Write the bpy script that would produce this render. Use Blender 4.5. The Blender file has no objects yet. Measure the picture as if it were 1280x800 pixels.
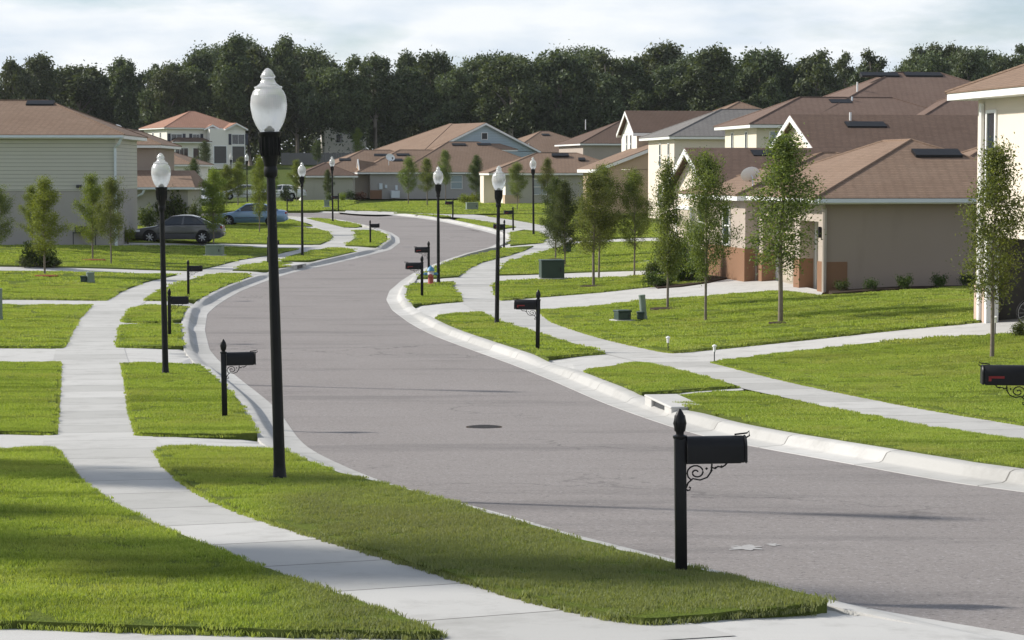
import bpy, bmesh, math, random
import numpy as np
from mathutils import Vector, Matrix, noise
random.seed(7)
RNG = np.random.default_rng(7)
scene = bpy.context.scene
COL = scene.collection
PI = math.pi

# ------------------------------------------------------------------ camera
F_PX, CAM_Z = 2800.0, 4.4
PITCH = math.atan(185.0 / F_PX)
CP, SP = math.cos(PITCH), math.sin(PITCH)
cam_d = bpy.data.cameras.new('camera')
cam_d.sensor_width = 36.0
cam_d.lens = 36.0 * F_PX / 1280.0
cam_d.clip_start, cam_d.clip_end = 0.5, 6000
cam = bpy.data.objects.new('camera', cam_d)
COL.objects.link(cam)
cam.location = (0, 0, CAM_Z)
cam.rotation_euler = (PI / 2 - PITCH, 0, 0)
scene.camera = cam
cam_d.dof.use_dof = False

# ------------------------------------------------------------------ terrain
HK = [(5, 2.55), (10, 2.72), (17.5, 3.10), (25, 3.44), (36, 3.95), (47, 4.2), (65, 4.39), (88, 4.34), (109, 4.08),
      (127, 3.72), (159, 3.45), (200, 2.9), (240, 2.6), (270, 2.0), (300, 0.6), (340, -1.0), (420, -1.8), (3000, -2.0)]
_yy = np.arange(-60, 620, 1.0)
_h = np.interp(_yy, [k[0] for k in HK], [k[1] for k in HK])
_h[_yy < 5] = 2.55 - (5 - _yy[_yy < 5]) * 0.02
_ker = np.hanning(15); _ker /= _ker.sum()
_h = np.convolve(np.pad(_h, 7, mode='edge'), _ker, mode='valid')
def z_base(y):
    return CAM_Z - np.interp(y, _yy, _h)
def sstep(t):
    t = np.clip(t, 0, 1); return t * t * (3 - 2 * t)
XR = XL = None
def terrain(x, y):
    z = z_base(y)
    if XR is not None:
        ar = np.interp(y, [15, 45, 60, 90, 130, 200, 260], [.35, .65, .75, .7, .5, .2, 0])
        al = np.interp(y, [15, 60, 110, 150, 200], [.25, .3, .45, .2, 0])
        z = z + ar * sstep((x - np.interp(y, XR[0], XR[1]) - 0.6) / 12) + al * sstep((np.interp(y, XL[0], XL[1]) - x - .6) / 12)
    return z
_D = np.concatenate([np.arange(6, 120, .25), np.arange(120, 520, .5)])
def ray(px, py):
    cx, cy = (px - 640) / F_PX, (400 - py) / F_PX
    return cx, CP + cy * SP, -SP + cy * CP
def G(px, py, off=0.0):
    """the place on the ground that the photograph shows at this pixel"""
    rx, ry, rz = ray(px, py)
    x = _D * rx / ry
    g = CAM_Z + _D * rz / ry - terrain(x, _D) - off
    i = np.argmax(g < 0)
    if g[i] >= 0: i = len(_D) - 1
    if i == 0: d = _D[0]
    else:
        t = g[i - 1] / (g[i - 1] - g[i]) if g[i] < 0 else 1
        d = _D[i - 1] + t * (_D[i] - _D[i - 1])
    X = d * rx / ry
    return Vector((X, d, float(terrain(X, d)) + off))
def P(px, py, d):
    rx, ry, rz = ray(px, py)
    return Vector((d * rx / ry, d, CAM_Z + d * rz / ry))
def S(d):            # pixels per metre at depth d
    return F_PX / d
def on(x, y): return Vector((x, y, float(terrain(x, y))))

WL_L = [(620, 812), (560, 792), (450, 750), (300, 697), (165, 640), (100, 600), (80, 575), (65, 557), (66, 539), (71, 490), (73, 451), (77, 432), (97, 396),
        (112, 381), (131, 374), (157, 360.5), (221, 343), (253, 335.6), (300, 324), (348, 316), (375, 311), (400, 305), (412, 299), (416, 295), (410, 287.5), (390, 280), (361, 272.5)]
WL_R = [(900, 796), (805, 771), (715, 755), (640, 737), (500, 695), (380, 660), (290, 630), (240, 605), (210, 580), (197, 560), (174, 540), (163, 505), (159, 475),
        (154, 452), (148, 432), (152, 405), (154, 399), (165, 385), (182, 374), (202, 361), (262, 343), (291, 337), (309, 331), (335, 326), (369, 320), (408, 310),
        (432, 306), (442, 300), (447, 294), (442, 288), (430, 283.5), (410, 278.5), (383, 272)]
WR_L = [(2000, 690), (1700, 628), (1420, 575), (1280, 550), (1140, 529), (990, 497), (922, 482), (850, 462), (800, 451), (755, 440), (616, 398), (601, 389), (576, 375), (567, 358), (568, 351), (573, 345),
        (585, 335), (602, 327), (630, 320), (655, 312), (667, 307), (680, 302), (684, 296), (672, 289), (658, 287), (644, 283.5), (602, 276), (576, 272), (520, 269)]
WR_R = [(2000, 652), (1700, 598), (1420, 550), (1280, 528), (1140, 505), (990, 475), (890, 451), (825, 437), (751, 420), (690, 400), (655, 386), (629, 374), (616, 362), (615, 352), (620, 343), (626, 335),
        (640, 325), (660, 320), (690, 310), (710, 303), (716, 296), (705, 288), (675, 280), (640, 274), (610, 270), (570, 267), (520, 265)]
def _edge(pts):
    w = [G(*p) for p in pts]; w.sort(key=lambda v: v.y)
    return np.array([v.y for v in w]), np.array([v.x for v in w])
_xr, _xl = _edge(WR_R), _edge(WL_L)
XR, XL = _xr, _xl

# ------------------------------------------------------------------ object helpers
def link(o): COL.objects.link(o); return o
def tag(o, label=None, cat=None, group=None, kind=None):
    if label: o['label'] = label
    if cat: o['category'] = cat
    if group: o['group'] = group
    if kind: o['kind'] = kind
    return o
def thing(name, label, cat, loc=(0, 0, 0), rz=0.0, group=None):
    o = link(bpy.data.objects.new(name, None))
    o.empty_display_size = .2
    o.location = loc; o.rotation_euler = (0, 0, rz)
    return tag(o, label, cat, group)
def smooth_mesh(me, ang=35):
    me.polygons.foreach_set('use_smooth', [True] * len(me.polygons))
    try: me.set_sharp_from_angle(angle=math.radians(ang))
    except Exception: pass
def obj(name, verts, faces, mat, parent=None, smooth=None, mats=None, fm=None):
    me = bpy.data.meshes.new(name)
    me.from_pydata([tuple(v) for v in verts], [], faces)
    if mats:
        for m in mats: me.materials.append(m)
        if fm is not None: me.polygons.foreach_set('material_index', fm)
    else: me.materials.append(mat)
    if smooth: smooth_mesh(me, smooth)
    me.update()
    o = link(bpy.data.objects.new(name, me))
    if parent is not None: o.parent = parent
    return o
def dup(root, loc, rz=None, label=None, group=None, scale=None):
    r = root.copy(); COL.objects.link(r); r.location = loc
    if rz is not None: r.rotation_euler = (0, 0, rz)
    if scale is not None: r.scale = scale
    if label: r['label'] = label
    if group: r['group'] = group
    for ch in list(root.children):
        c = ch.copy(); COL.objects.link(c); c.parent = r
        for g in list(ch.children):
            d = g.copy(); COL.objects.link(d); d.parent = c
    return r
class MB:
    def __init__(s): s.v = []; s.f = []
    def add(s, v, f):
        n = len(s.v); s.v += [tuple(a) for a in v]; s.f += [[i + n for i in q] for q in f]; return s
    def box(s, x0, x1, y0, y1, z0, z1):
        return s.add([(x0, y0, z0), (x1, y0, z0), (x1, y1, z0), (x0, y1, z0), (x0, y0, z1), (x1, y0, z1), (x1, y1, z1), (x0, y1, z1)],
                     [(0, 3, 2, 1), (4, 5, 6, 7), (0, 1, 5, 4), (1, 2, 6, 5), (2, 3, 7, 6), (3, 0, 4, 7)])
    def rbox(s, x0, x1, y0, y1, z0, z1, b=.02):
        bm = bmesh.new()
        bmesh.ops.create_cube(bm, size=1)
        for v in bm.verts:
            v.co = Vector(((x0 + x1) / 2 + v.co.x * (x1 - x0), (y0 + y1) / 2 + v.co.y * (y1 - y0), (z0 + z1) / 2 + v.co.z * (z1 - z0)))
        bmesh.ops.bevel(bm, geom=list(bm.edges), offset=b, segments=2, affect='EDGES', profile=.5)
        s.add([v.co for v in bm.verts], [[v.index for v in f.verts] for f in bm.faces] if not bm.verts.index_update() else []); bm.free(); return s
    def lathe(s, prof, n=20, cx=0, cy=0, axis='z'):
        v = []; f = []
        for r, z in prof:
            for k in range(n):
                a = 2 * PI * k / n
                v.append((cx + r * math.cos(a), cy + r * math.sin(a), z))
        for i in range(len(prof) - 1):
            for k in range(n):
                f.append((i * n + k, i * n + (k + 1) % n, (i + 1) * n + (k + 1) % n, (i + 1) * n + k))
        f.append(tuple(range(n))[::-1]); f.append(tuple(range((len(prof) - 1) * n, len(prof) * n)))
        if axis == 'y': v = [(a, c, b) for a, b, c in v]
        if axis == 'x': v = [(c, a, b) for a, b, c in v]
        return s.add(v, f)
    def tube(s, pts, rad, n=6):
        pts = [Vector(p) for p in pts]
        if not hasattr(rad, '__len__'): rad = [rad] * len(pts)
        v = []; f = []
        for i, p in enumerate(pts):
            t = (pts[min(i + 1, len(pts) - 1)] - pts[max(i - 1, 0)]).normalized()
            a = t.cross(Vector((0, 0, 1)))
            if a.length < .05: a = t.cross(Vector((0, 1, 0)))
            a.normalize(); b = t.cross(a)
            for k in range(n):
                q = 2 * PI * k / n
                v.append(p + (a * math.cos(q) + b * math.sin(q)) * rad[i])
        for i in range(len(pts) - 1):
            for k in range(n):
                f.append((i * n + k, i * n + (k + 1) % n, (i + 1) * n + (k + 1) % n, (i + 1) * n + k))
        f.append(tuple(range(n))[::-1]); f.append(tuple(range((len(pts) - 1) * n, len(pts) * n)))
        return s.add(v, f)
    def build(s, name, mat, parent=None, smooth=None):
        o = obj(name, s.v, s.f, mat, parent, None)
        bm = bmesh.new(); bm.from_mesh(o.data); bmesh.ops.recalc_face_normals(bm, faces=bm.faces); bm.to_mesh(o.data); bm.free()
        if smooth: smooth_mesh(o.data, smooth)
        return o

# ------------------------------------------------------------------ materials
class NT:
    def __init__(s, name):
        s.m = bpy.data.materials.new(name); s.m.use_nodes = True
        s.t = s.m.node_tree; s.t.nodes.clear()
        s.out = s.n('ShaderNodeOutputMaterial')
    def n(s, typ, **kw):
        nd = s.t.nodes.new(typ)
        for k, v in kw.items():
            if hasattr(nd, k) and not k[0].isupper(): setattr(nd, k, v)
        return nd
    def l(s, a, b): s.t.links.new(a, b)
    def pos(s, obj_space=False):
        if obj_space: return s.n('ShaderNodeTexCoord').outputs['Object']
        return s.n('ShaderNodeNewGeometry').outputs['Position']
    def noise(s, vec, scale, detail=4, rough=.55, stretch=None):
        if stretch:
            m = s.n('ShaderNodeMapping'); m.inputs['Scale'].default_value = stretch; s.l(vec, m.inputs['Vector']); vec = m.outputs[0]
        t = s.n('ShaderNodeTexNoise'); t.inputs['Scale'].default_value = scale; t.inputs['Detail'].default_value = detail; t.inputs['Roughness'].default_value = rough
        s.l(vec, t.inputs['Vector']); return t.outputs['Fac']
    def ramp(s, fac, stops):
        r = s.n('ShaderNodeValToRGB'); e = r.color_ramp.elements
        while len(e) < len(stops): e.new(.5)
        for i, (p, c) in enumerate(stops):
            e[i].position = p; e[i].color = (c[0], c[1], c[2], 1) if hasattr(c, '__len__') else (c, c, c, 1)
        s.l(fac, r.inputs[0]); return r.outputs[0]
    def mix(s, a, b, fac, mode='MIX'):
        m = s.n('ShaderNodeMix', data_type='RGBA', blend_type=mode)
        for sock, v in ((m.inputs[0], fac), (m.inputs[6], a), (m.inputs[7], b)):
            if hasattr(v, 'is_linked'): s.l(v, sock)
            elif hasattr(v, '__len__'): sock.default_value = (v[0], v[1], v[2], 1)
            else: sock.default_value = v
        return m.outputs[2]
    def math(s, op, a, b=0.0, c=None):
        m = s.n('ShaderNodeMath', operation=op)
        for sock, v in zip(m.inputs, (a, b, c)):
            if v is None: continue
            if hasattr(v, 'is_linked'): s.l(v, sock)
            else: sock.default_value = v
        return m.outputs[0]
    def bump(s, h, strength=.3, dist=.02):
        b = s.n('ShaderNodeBump'); b.inputs['Strength'].default_value = strength; b.inputs['Distance'].default_value = dist
        s.l(h, b.inputs['Height']); return b.outputs[0]
    def bsdf(s, col, rough=.7, spec=.3, metal=0.0, normal=None, **kw):
        b = s.n('ShaderNodeBsdfPrincipled')
        if hasattr(col, 'is_linked'): s.l(col, b.inputs['Base Color'])
        else: b.inputs['Base Color'].default_value = (col[0], col[1], col[2], 1)
        if hasattr(rough, 'is_linked'): s.l(rough, b.inputs['Roughness'])
        else: b.inputs['Roughness'].default_value = rough
        b.inputs['Specular IOR Level'].default_value = spec; b.inputs['Metallic'].default_value = metal
        for k, v in kw.items(): b.inputs[k].default_value = v
        if normal is not None: s.l(normal, b.inputs['Normal'])
        s.l(b.outputs[0], s.out.inputs['Surface']); return b
def scl(c, k): return tuple(a * k for a in c)
def m_plain(name, col, rough=.6, spec=.4, metal=0, var=.12, nscale=3.0, bump=0.0, obj_space=True):
    t = NT(name); p = t.pos(obj_space)
    c = t.mix(scl(col, 1 - var), scl(col, 1 + var), t.noise(p, nscale, 5))
    nrm = t.bump(t.noise(p, nscale * 25, 3), bump, .01) if bump else None
    t.bsdf(c, rough, spec, metal, nrm); return t.m
def m_foliage(name, dark, light, trans=.35, nscale=1.2, obj_space=False):
    t = NT(name)
    oi = t.n('ShaderNodeObjectInfo').outputs['Random']
    p = t.pos(obj_space)
    isl = t.n('ShaderNodeNewGeometry').outputs['Random Per Island']
    f = t.math('ADD', t.math('MULTIPLY', t.noise(p, nscale, 3), .55), t.math('MULTIPLY', isl, .45))
    c = t.ramp(f, [(.25, dark), (.8, light)])
    hs = t.n('ShaderNodeHueSaturation'); t.l(c, hs.inputs['Color'])
    t.l(t.math('MULTIPLY_ADD', oi, .03, .485), hs.inputs['Hue']); t.l(t.math('MULTIPLY_ADD', oi, .3, .85), hs.inputs['Value'])
    d = t.n('ShaderNodeBsdfPrincipled'); t.l(hs.outputs[0], d.inputs['Base Color']); d.inputs['Roughness'].default_value = .55; d.inputs['Specular IOR Level'].default_value = .25
    tr = t.n('ShaderNodeBsdfTranslucent')
    t.l(t.mix(hs.outputs[0], (1.0, 1.0, .35), .999, 'MULTIPLY'), tr.inputs['Color'])
    mx = t.n('ShaderNodeMixShader'); mx.inputs[0].default_value = trans
    t.l(d.outputs[0], mx.inputs[1]); t.l(tr.outputs[0], mx.inputs[2]); t.l(mx.outputs[0], t.out.inputs['Surface'])
    return t.m
def m_roof(name, col, col2):
    t = NT(name); p = t.pos(True)
    sp = t.n('ShaderNodeSeparateXYZ'); t.l(p, sp.inputs[0])
    cb = t.n('ShaderNodeCombineXYZ'); t.l(t.math('ADD', sp.outputs[0], sp.outputs[1]), cb.inputs[0]); t.l(t.math('MULTIPLY', sp.outputs[2], 2.6), cb.inputs[1])
    br = t.n('ShaderNodeTexBrick'); t.l(cb.outputs[0], br.inputs['Vector'])
    br.inputs['Color1'].default_value = (*scl(col, .88), 1); br.inputs['Color2'].default_value = (*scl(col, 1.12), 1); br.inputs['Mortar'].default_value = (*scl(col, .5), 1)
    br.inputs['Scale'].default_value = 1; br.inputs['Mortar Size'].default_value = .02; br.inputs['Brick Width'].default_value = .33; br.inputs['Row Height'].default_value = .145
    c = t.mix(br.outputs['Color'], col2, t.math('MULTIPLY', t.noise(p, .5, 5, .6), .75))
    c = t.mix(c, scl(col, .62), t.ramp(t.noise(p, 9, 4, .7), [(.5, 0), (.75, .7)]))
    c = t.mix(c, scl(col, .7), t.ramp(t.noise(p, .9, 3, .5, (1, 1, .25)), [(.55, 0), (.75, .35)]))
    t.bsdf(c, .9, .15, 0, t.bump(br.outputs['Fac'], .35, .012)); return t.m
def m_siding(name, col):
    t = NT(name); p = t.pos(True)
    sp = t.n('ShaderNodeSeparateXYZ'); t.l(p, sp.inputs[0])
    fr = t.math('FRACT', t.math('MULTIPLY', sp.outputs[2], 1 / .19))
    c = t.mix(scl(col, .93), scl(col, 1.05), t.noise(p, .7, 4))
    c = t.mix(c, scl(col, .45), t.ramp(fr, [(0, 1), (.2, 0)]))  # shadow line of each board lap, painted into the colour
    t.bsdf(c, .6, .25, 0, t.bump(fr, .9, .03)); return t.m
def m_stucco(name, col, dirt=.12):
    t = NT(name); p = t.pos(True)
    c = t.mix(scl(col, 1 - dirt), scl(col, 1.05), t.noise(p, .45, 6, .6))
    c = t.mix(c, scl(col, .8), t.ramp(t.noise(p, 1.4, 5, .65, (1, 1, .18)), [(.56, 0), (.8, .5)]))
    t.bsdf(c, .9, .12, 0, t.bump(t.noise(p, 60, 4, .7), .25, .008)); return t.m
M = {}
M['black'] = m_plain('black_painted_metal', (.011, .011, .012), .42, .22, 0, .3, 6, .1)
M['dark_plastic'] = m_plain('dark_plastic', (.03, .032, .035), .5, .4)
M['red'] = m_plain('red_flag_paint', (.22, .015, .015), .5)
M['white'] = m_plain('white_trim_paint', (.78, .78, .76), .5, .3, 0, .06)
M['gutter'] = m_plain('gutter_paint', (.62, .67, .71), .45, .4, 0, .08)
M['tan_trim'] = m_plain('tan_downspout', (.42, .36, .31), .5)
M['roof'] = m_roof('brown_shingles', (.228, .152, .106), (.285, .205, .152))
M['roof_dark'] = m_roof('dark_brown_shingles', (.135, .09, .068), (.165, .115, .09))
M['roof_mid'] = m_roof('mid_brown_shingles', (.175, .118, .093), (.21, .15, .12))
M['roof_grey'] = m_roof('grey_shingles', (.19, .18, .17), (.23, .215, .2))
M['roof_red'] = m_roof('terracotta_shingles', (.36, .19, .13), (.42, .25, .18))
M['taupe'] = m_stucco('taupe_stucco', (.335, .275, .232), .08)
M['taupe_l'] = m_stucco('light_taupe_stucco', (.42, .36, .31))
M['brown_base'] = m_stucco('rust_brown_stucco', (.24, .138, .085))
M['cream'] = m_stucco('cream_stucco', (.71, .63, .535), .06)
M['cream2'] = m_stucco('pale_yellow_stucco', (.68, .62, .50), .06)
M['tan'] = m_stucco('tan_stucco', (.52, .40, .29))
M['sage'] = m_stucco('sage_stucco', (.42, .405, .34), .07)
M['greyst'] = m_stucco('grey_stucco', (.37, .35, .33), .07)
M['white_st'] = m_stucco('white_stucco', (.78, .75, .68), .05)
M['blue_siding'] = m_siding('blue_grey_siding', (.42, .52, .58))
M['siding'] = m_siding('sage_siding', (.55, .54, .49))
M['door_tan'] = m_plain('tan_door_paint', (.46, .40, .32), .5)
M['dark_in'] = m_plain('painted_interior_shade', (.10, .095, .09), .9)  # dark colour stands in for shade inside the garage and porch arches
M['glass'] = None
t = NT('window_glass'); t.bsdf((.02, .027, .035), .04, .8); M['glass'] = t.m
t = NT('pale_window_glass'); t.bsdf((.25, .32, .35), .1, .8); M['glass_pale'] = t.m
M['shutter'] = m_plain('navy_shutter', (.025, .03, .05), .5)
M['elec'] = m_plain('green_utility_paint', (.035, .06, .05), .45, .4, 0, .15, 4)
M['elec_grey'] = m_plain('grey_green_utility_paint', (.20, .245, .205), .55, .3, 0, .15, 4)
M['conc_obj'] = m_plain('concrete_pad', (.45, .44, .41), .9, .15, 0, .12, 5)
M['bark'] = m_plain('grey_bark', (.20, .17, .14), .9, .1, 0, .4, 9, .5)
M['bark_far'] = m_plain('forest_bark', (.24, .21, .185), .9, .1, 0, .3, 2)
M['thatch'] = m_plain('turf_edge', (.10, .125, .03), .95, .05, 0, .5, 20, .6, False)
M['mulch'] = m_plain('dark_mulch', (.06, .045, .035), .95, .05, 0, .5, 14, .6, False)
M['mulch_red'] = m_plain('red_mulch', (.22, .07, .04), .95, .05, 0, .4, 14, .6, False)
M['leaf'] = m_foliage('sapling_leaf', (.08, .11, .034), (.26, .30, .11), .5, 1.6)
M['leaf_dark'] = m_foliage('dark_leaf', (.042, .062, .024), (.14, .175, .065), .42, 1.5)
M['leaf_yel'] = m_foliage('yellow_green_leaf', (.115, .15, .03), (.30, .36, .09), .48, 1.6)
M['leaf_forest'] = m_foliage('forest_leaf', (.045, .062, .034), (.15, .178, .09), .28, .10)
M['leaf_shrub'] = m_foliage('shrub_leaf', (.03, .055, .014), (.11, .16, .04), .35, 3)
M['leaf_lime'] = m_foliage('lime_shrub_leaf', (.10, .14, .015), (.26, .31, .04), .4, 3)
M['leaf_red'] = m_foliage('reddish_shrub_leaf', (.06, .03, .018), (.14, .06, .035), .3, 3)
M['chrome'] = m_plain('bright_metal', (.6, .6, .6), .25, .5, 1)
M['rubber'] = m_plain('tyre_rubber', (.02, .02, .02), .8, .2)
M['rim'] = m_plain('alloy_rim', (.55, .56, .58), .35, .5, .6)
M['lamp_red'] = m_plain('tail_lamp_red', (.3, .01, .01), .25, .6)
M['lamp_clear'] = m_plain('headlamp_clear', (.75, .77, .8), .15, .8)
# frosted acrylic of the lamp globes
t = NT('frosted_globe'); p = t.pos(True)
sp = t.n('ShaderNodeSeparateXYZ'); t.l(p, sp.inputs[0])
an = t.math('ARCTAN2', sp.outputs[1], sp.outputs[0])
rib = t.math('SINE', t.math('MULTIPLY', an, 48)); rib2 = t.math('SINE', t.math('MULTIPLY', sp.outputs[2], 260))
bmp = t.bump(t.math('ADD', rib, t.math('MULTIPLY', rib2, .6)), .2, .004)
g = t.n('ShaderNodeBsdfGlass'); g.inputs['IOR'].default_value = 1.12; g.inputs['Roughness'].default_value = .16; g.inputs['Color'].default_value = (1, 1, 1, 1); t.l(bmp, g.inputs['Normal'])
df = t.n('ShaderNodeBsdfDiffuse'); df.inputs['Color'].default_value = (.93, .94, .95, 1)
tl = t.n('ShaderNodeBsdfTranslucent'); tl.inputs['Color'].default_value = (.93, .94, .96, 1)
m1 = t.n('ShaderNodeMixShader'); m1.inputs[0].default_value = .5; t.l(df.outputs[0], m1.inputs[1]); t.l(tl.outputs[0], m1.inputs[2])
m2 = t.n('ShaderNodeMixShader'); m2.inputs[0].default_value = .40; t.l(g.outputs[0], m2.inputs[1]); t.l(m1.outputs[0], m2.inputs[2])
gl = t.n('ShaderNodeBsdfGlossy'); gl.inputs['Roughness'].default_value = .12; t.l(bmp, gl.inputs['Normal'])
m3 = t.n('ShaderNodeMixShader'); m3.inputs[0].default_value = .07; t.l(m2.outputs[0], m3.inputs[1]); t.l(gl.outputs[0], m3.inputs[2])
t.l(m3.outputs[0], t.out.inputs['Surface']); M['globe'] = t.m
def m_car(name, col, metal=.5):
    t = NT(name); b = t.bsdf(col, .35, .5, metal); b.inputs['Coat Weight'].default_value = .8; b.inputs['Coat Roughness'].default_value = .05; return t.m

# asphalt
t = NT('asphalt'); p = t.pos()
c = t.mix((.21, .188, .176), (.27, .245, .232), t.noise(p, .35, 6, .6))
sp_ = t.noise(p, 24, 5, .85)
c = t.mix(c, (.44, .42, .41), t.ramp(sp_, [(.53, 0), (.68, .85)]))
c = t.mix(c, (.075, .07, .07), t.ramp(t.noise(p, 19, 4, .8), [(.54, 0), (.70, .85)]))
c = t.mix(c, (.12, .11, .108), t.ramp(t.noise(p, .5, 6, .7, (.22, 1, 1)), [(.52, 0), (.70, .6)]))
vo = t.n('ShaderNodeTexVoronoi', feature='DISTANCE_TO_EDGE'); vo.inputs['Scale'].default_value = .16
wv = t.n('ShaderNodeVectorMath', operation='ADD'); t.l(p, wv.inputs[0])
nz = t.n('ShaderNodeTexNoise'); nz.inputs['Scale'].default_value = .8; nz.inputs['Detail'].default_value = 6; t.l(p, nz.inputs['Vector'])
vs = t.n('ShaderNodeVectorMath', operation='SCALE'); vs.inputs['Scale'].default_value = 3.0; t.l(nz.outputs['Color'], vs.inputs[0]); t.l(vs.outputs[0], wv.inputs[1])
t.l(wv.outputs[0], vo.inputs['Vector'])
crk = t.math('MULTIPLY', t.ramp(vo.outputs['Distance'], [(0, 1), (.009, 0)]), t.ramp(t.noise(p, .12, 2), [(.46, 0), (.58, .5)]))
c = t.mix(c, (.05, .047, .047), crk)
t.bsdf(c, .85, .25, 0, t.bump(t.noise(p, 90, 3, .8), .6, .01)); M['asphalt'] = t.m
def m_concrete(name, joints):
    t = NT(name); p = t.pos()
    c = t.mix((.43, .42, .40), (.55, .54, .515), t.noise(p, .5, 6, .62))
    c = t.mix(c, (.26, .25, .23), t.ramp(t.noise(p, 1.7, 6, .7), [(.5, 0), (.78, .6)]))
    c = t.mix(c, (.36, .35, .33), t.ramp(t.noise(p, 55, 3, .7), [(.55, 0), (.8, .35)]))
    h = t.noise(p, 70, 3, .7)
    if joints:
        uv = t.n('ShaderNodeUVMap').outputs[0]
        sx = t.n('ShaderNodeSeparateXYZ'); t.l(uv, sx.inputs[0])
        q = t.math('DIVIDE', sx.outputs[0], joints)
        wn = t.n('ShaderNodeTexWhiteNoise', noise_dimensions='1D'); t.l(t.math('FLOOR', q), wn.inputs['W'])
        c = t.mix(c, (.28, .275, .255), t.math('MULTIPLY', wn.outputs['Value'], .45))
        fr = t.math('ABSOLUTE', t.math('SUBTRACT', t.math('FRACT', q), .5))
        ln = t.ramp(t.math('SUBTRACT', .5, fr), [(0, 1), (.022 / joints, 0)])
        c = t.mix(c, (.085, .08, .07), ln)
    t.bsdf(c, .88, .2, 0, t.bump(h, .25, .006)); return t.m
M['conc_walk'] = m_concrete('pavement_concrete', 1.55)
M['conc_kerb'] = m_concrete('kerb_concrete', 3.05)
M['conc_drive'] = m_concrete('driveway_concrete', 0)
def m_lawn(name, a, b, cdry):
    t = NT(name); p = t.pos()
    f = t.math('ADD', t.math('MULTIPLY', t.noise(p, 2.2, 5, .65), .55), t.math('MULTIPLY', t.noise(p, 26, 3, .7), .45))
    c = t.ramp(f, [(.3, a), (.72, b)])
    c = t.mix(c, cdry, t.ramp(t.noise(p, .55, 5, .65), [(.52, 0), (.75, .5)]))
    c = t.mix(c, scl(a, .6), t.ramp(t.noise(p, 6, 4, .7), [(.56, 0), (.78, .5)]))
    t.bsdf(c, .9, .1, 0, t.bump(t.noise(p, 38, 3, .8), 1.0, .05)); return t.m
M['lawn'] = m_lawn('lawn_turf', (.085, .125, .016), (.17, .215, .03), (.20, .21, .05))
M['field'] = m_lawn('rough_grass_ground', (.05, .075, .012), (.10, .13, .02), (.13, .12, .04))
# grass blades: diffuse + translucent, colour varies with the place
t = NT('grass_blade'); p = t.pos()
isl = t.n('ShaderNodeNewGeometry').outputs['Random Per Island']
f = t.math('ADD', t.math('MULTIPLY', isl, .5), t.math('MULTIPLY', t.noise(p, 1.6, 4, .6), .5))
c = t.ramp(f, [(.22, (.20, .28, .055)), (.5, (.37, .465, .105)), (.8, (.52, .58, .18))])
c = t.mix(c, (.42, .40, .17), t.ramp(t.noise(p, .5, 5, .65), [(.46, 0), (.72, .65)]))
c = t.mix(c, (.10, .15, .022), t.ramp(t.noise(p, .9, 4, .6, (.22, 1.3, 1)), [(.5, 0), (.7, .6)]))
# darker, greyer turf on the near verge between the pavement and the road
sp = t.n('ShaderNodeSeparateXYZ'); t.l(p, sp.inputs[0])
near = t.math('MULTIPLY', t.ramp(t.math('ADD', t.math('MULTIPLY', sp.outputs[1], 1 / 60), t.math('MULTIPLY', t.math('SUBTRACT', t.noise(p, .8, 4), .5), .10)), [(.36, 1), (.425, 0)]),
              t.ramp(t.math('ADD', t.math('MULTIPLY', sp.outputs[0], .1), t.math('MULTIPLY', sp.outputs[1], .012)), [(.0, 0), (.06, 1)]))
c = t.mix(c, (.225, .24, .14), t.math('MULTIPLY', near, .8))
b = t.n('ShaderNodeBsdfPrincipled'); t.l(c, b.inputs['Base Color']); b.inputs['Roughness'].default_value = .6; b.inputs['Specular IOR Level'].default_value = .2
tr = t.n('ShaderNodeBsdfTranslucent'); t.l(t.mix(c, (1, 1, .3), .999, 'MULTIPLY'), tr.inputs['Color'])
mx = t.n('ShaderNodeMixShader'); mx.inputs[0].default_value = .42; t.l(b.outputs[0], mx.inputs[1]); t.l(tr.outputs[0], mx.inputs[2]); t.l(mx.outputs[0], t.out.inputs['Surface'])
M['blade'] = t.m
# ------------------------------------------------------------------ ground layout, traced from the photograph and laid on the terrain
def curve(pts, closed=True, corner=48, step=.6):
    """Catmull-Rom through image points; sharp corners stay sharp"""
    n = len(pts); out = []
    V = [Vector(p) for p in pts]
    def is_corner(i):
        if not closed and i in (0, n - 1): return True
        a = V[i] - V[i - 1]; b = V[(i + 1) % n] - V[i]
        a = Vector((a.x, a.y * 3)); b = Vector((b.x, b.y * 3))
        if a.length < 1e-6 or b.length < 1e-6: return True
        return math.degrees(a.angle(b)) > corner
    cs = [is_corner(i) for i in range(n)]
    for i in range(n if closed else n - 1):
        j = (i + 1) % n
        p1, p2 = V[i], V[j]
        p0 = p1 if cs[i] else V[i - 1]; p3 = p2 if cs[j] else V[(j + 1) % n]
        k = max(1, min(8, int((p2 - p1).length / 14)))
        L = (p2 - p1).length
        t1 = (p2 - p0); t2 = (p3 - p1)
        t1 = t1.normalized() * L * .9 if t1.length else p2 - p1
        t2 = t2.normalized() * L * .9 if t2.length else p2 - p1
        for q in range(k):
            s = q / k
            h1 = 2 * s**3 - 3 * s**2 + 1; h2 = -2 * s**3 + 3 * s**2; h3 = s**3 - 2 * s**2 + s; h4 = s**3 - s**2
            out.append(p1 * h1 + p2 * h2 + t1 * h3 + t2 * h4)
    if not closed: out.append(V[-1])
    return out
def gpoly(pts, off=0.0, **k): return [G(p.x, p.y, off) for p in curve(pts, **k)]
def pip(x, y, poly):
    px, py = poly[:, 0], poly[:, 1]; qx, qy = np.roll(px, -1), np.roll(py, -1)
    x = np.asarray(x)[:, None]; y = np.asarray(y)[:, None]
    with np.errstate(divide='ignore', invalid='ignore'):
        c = ((py > y) != (qy > y)) & (x < (qx - px) * (y - py) / (qy - py) + px)
    return c.sum(1) % 2 == 1
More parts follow.
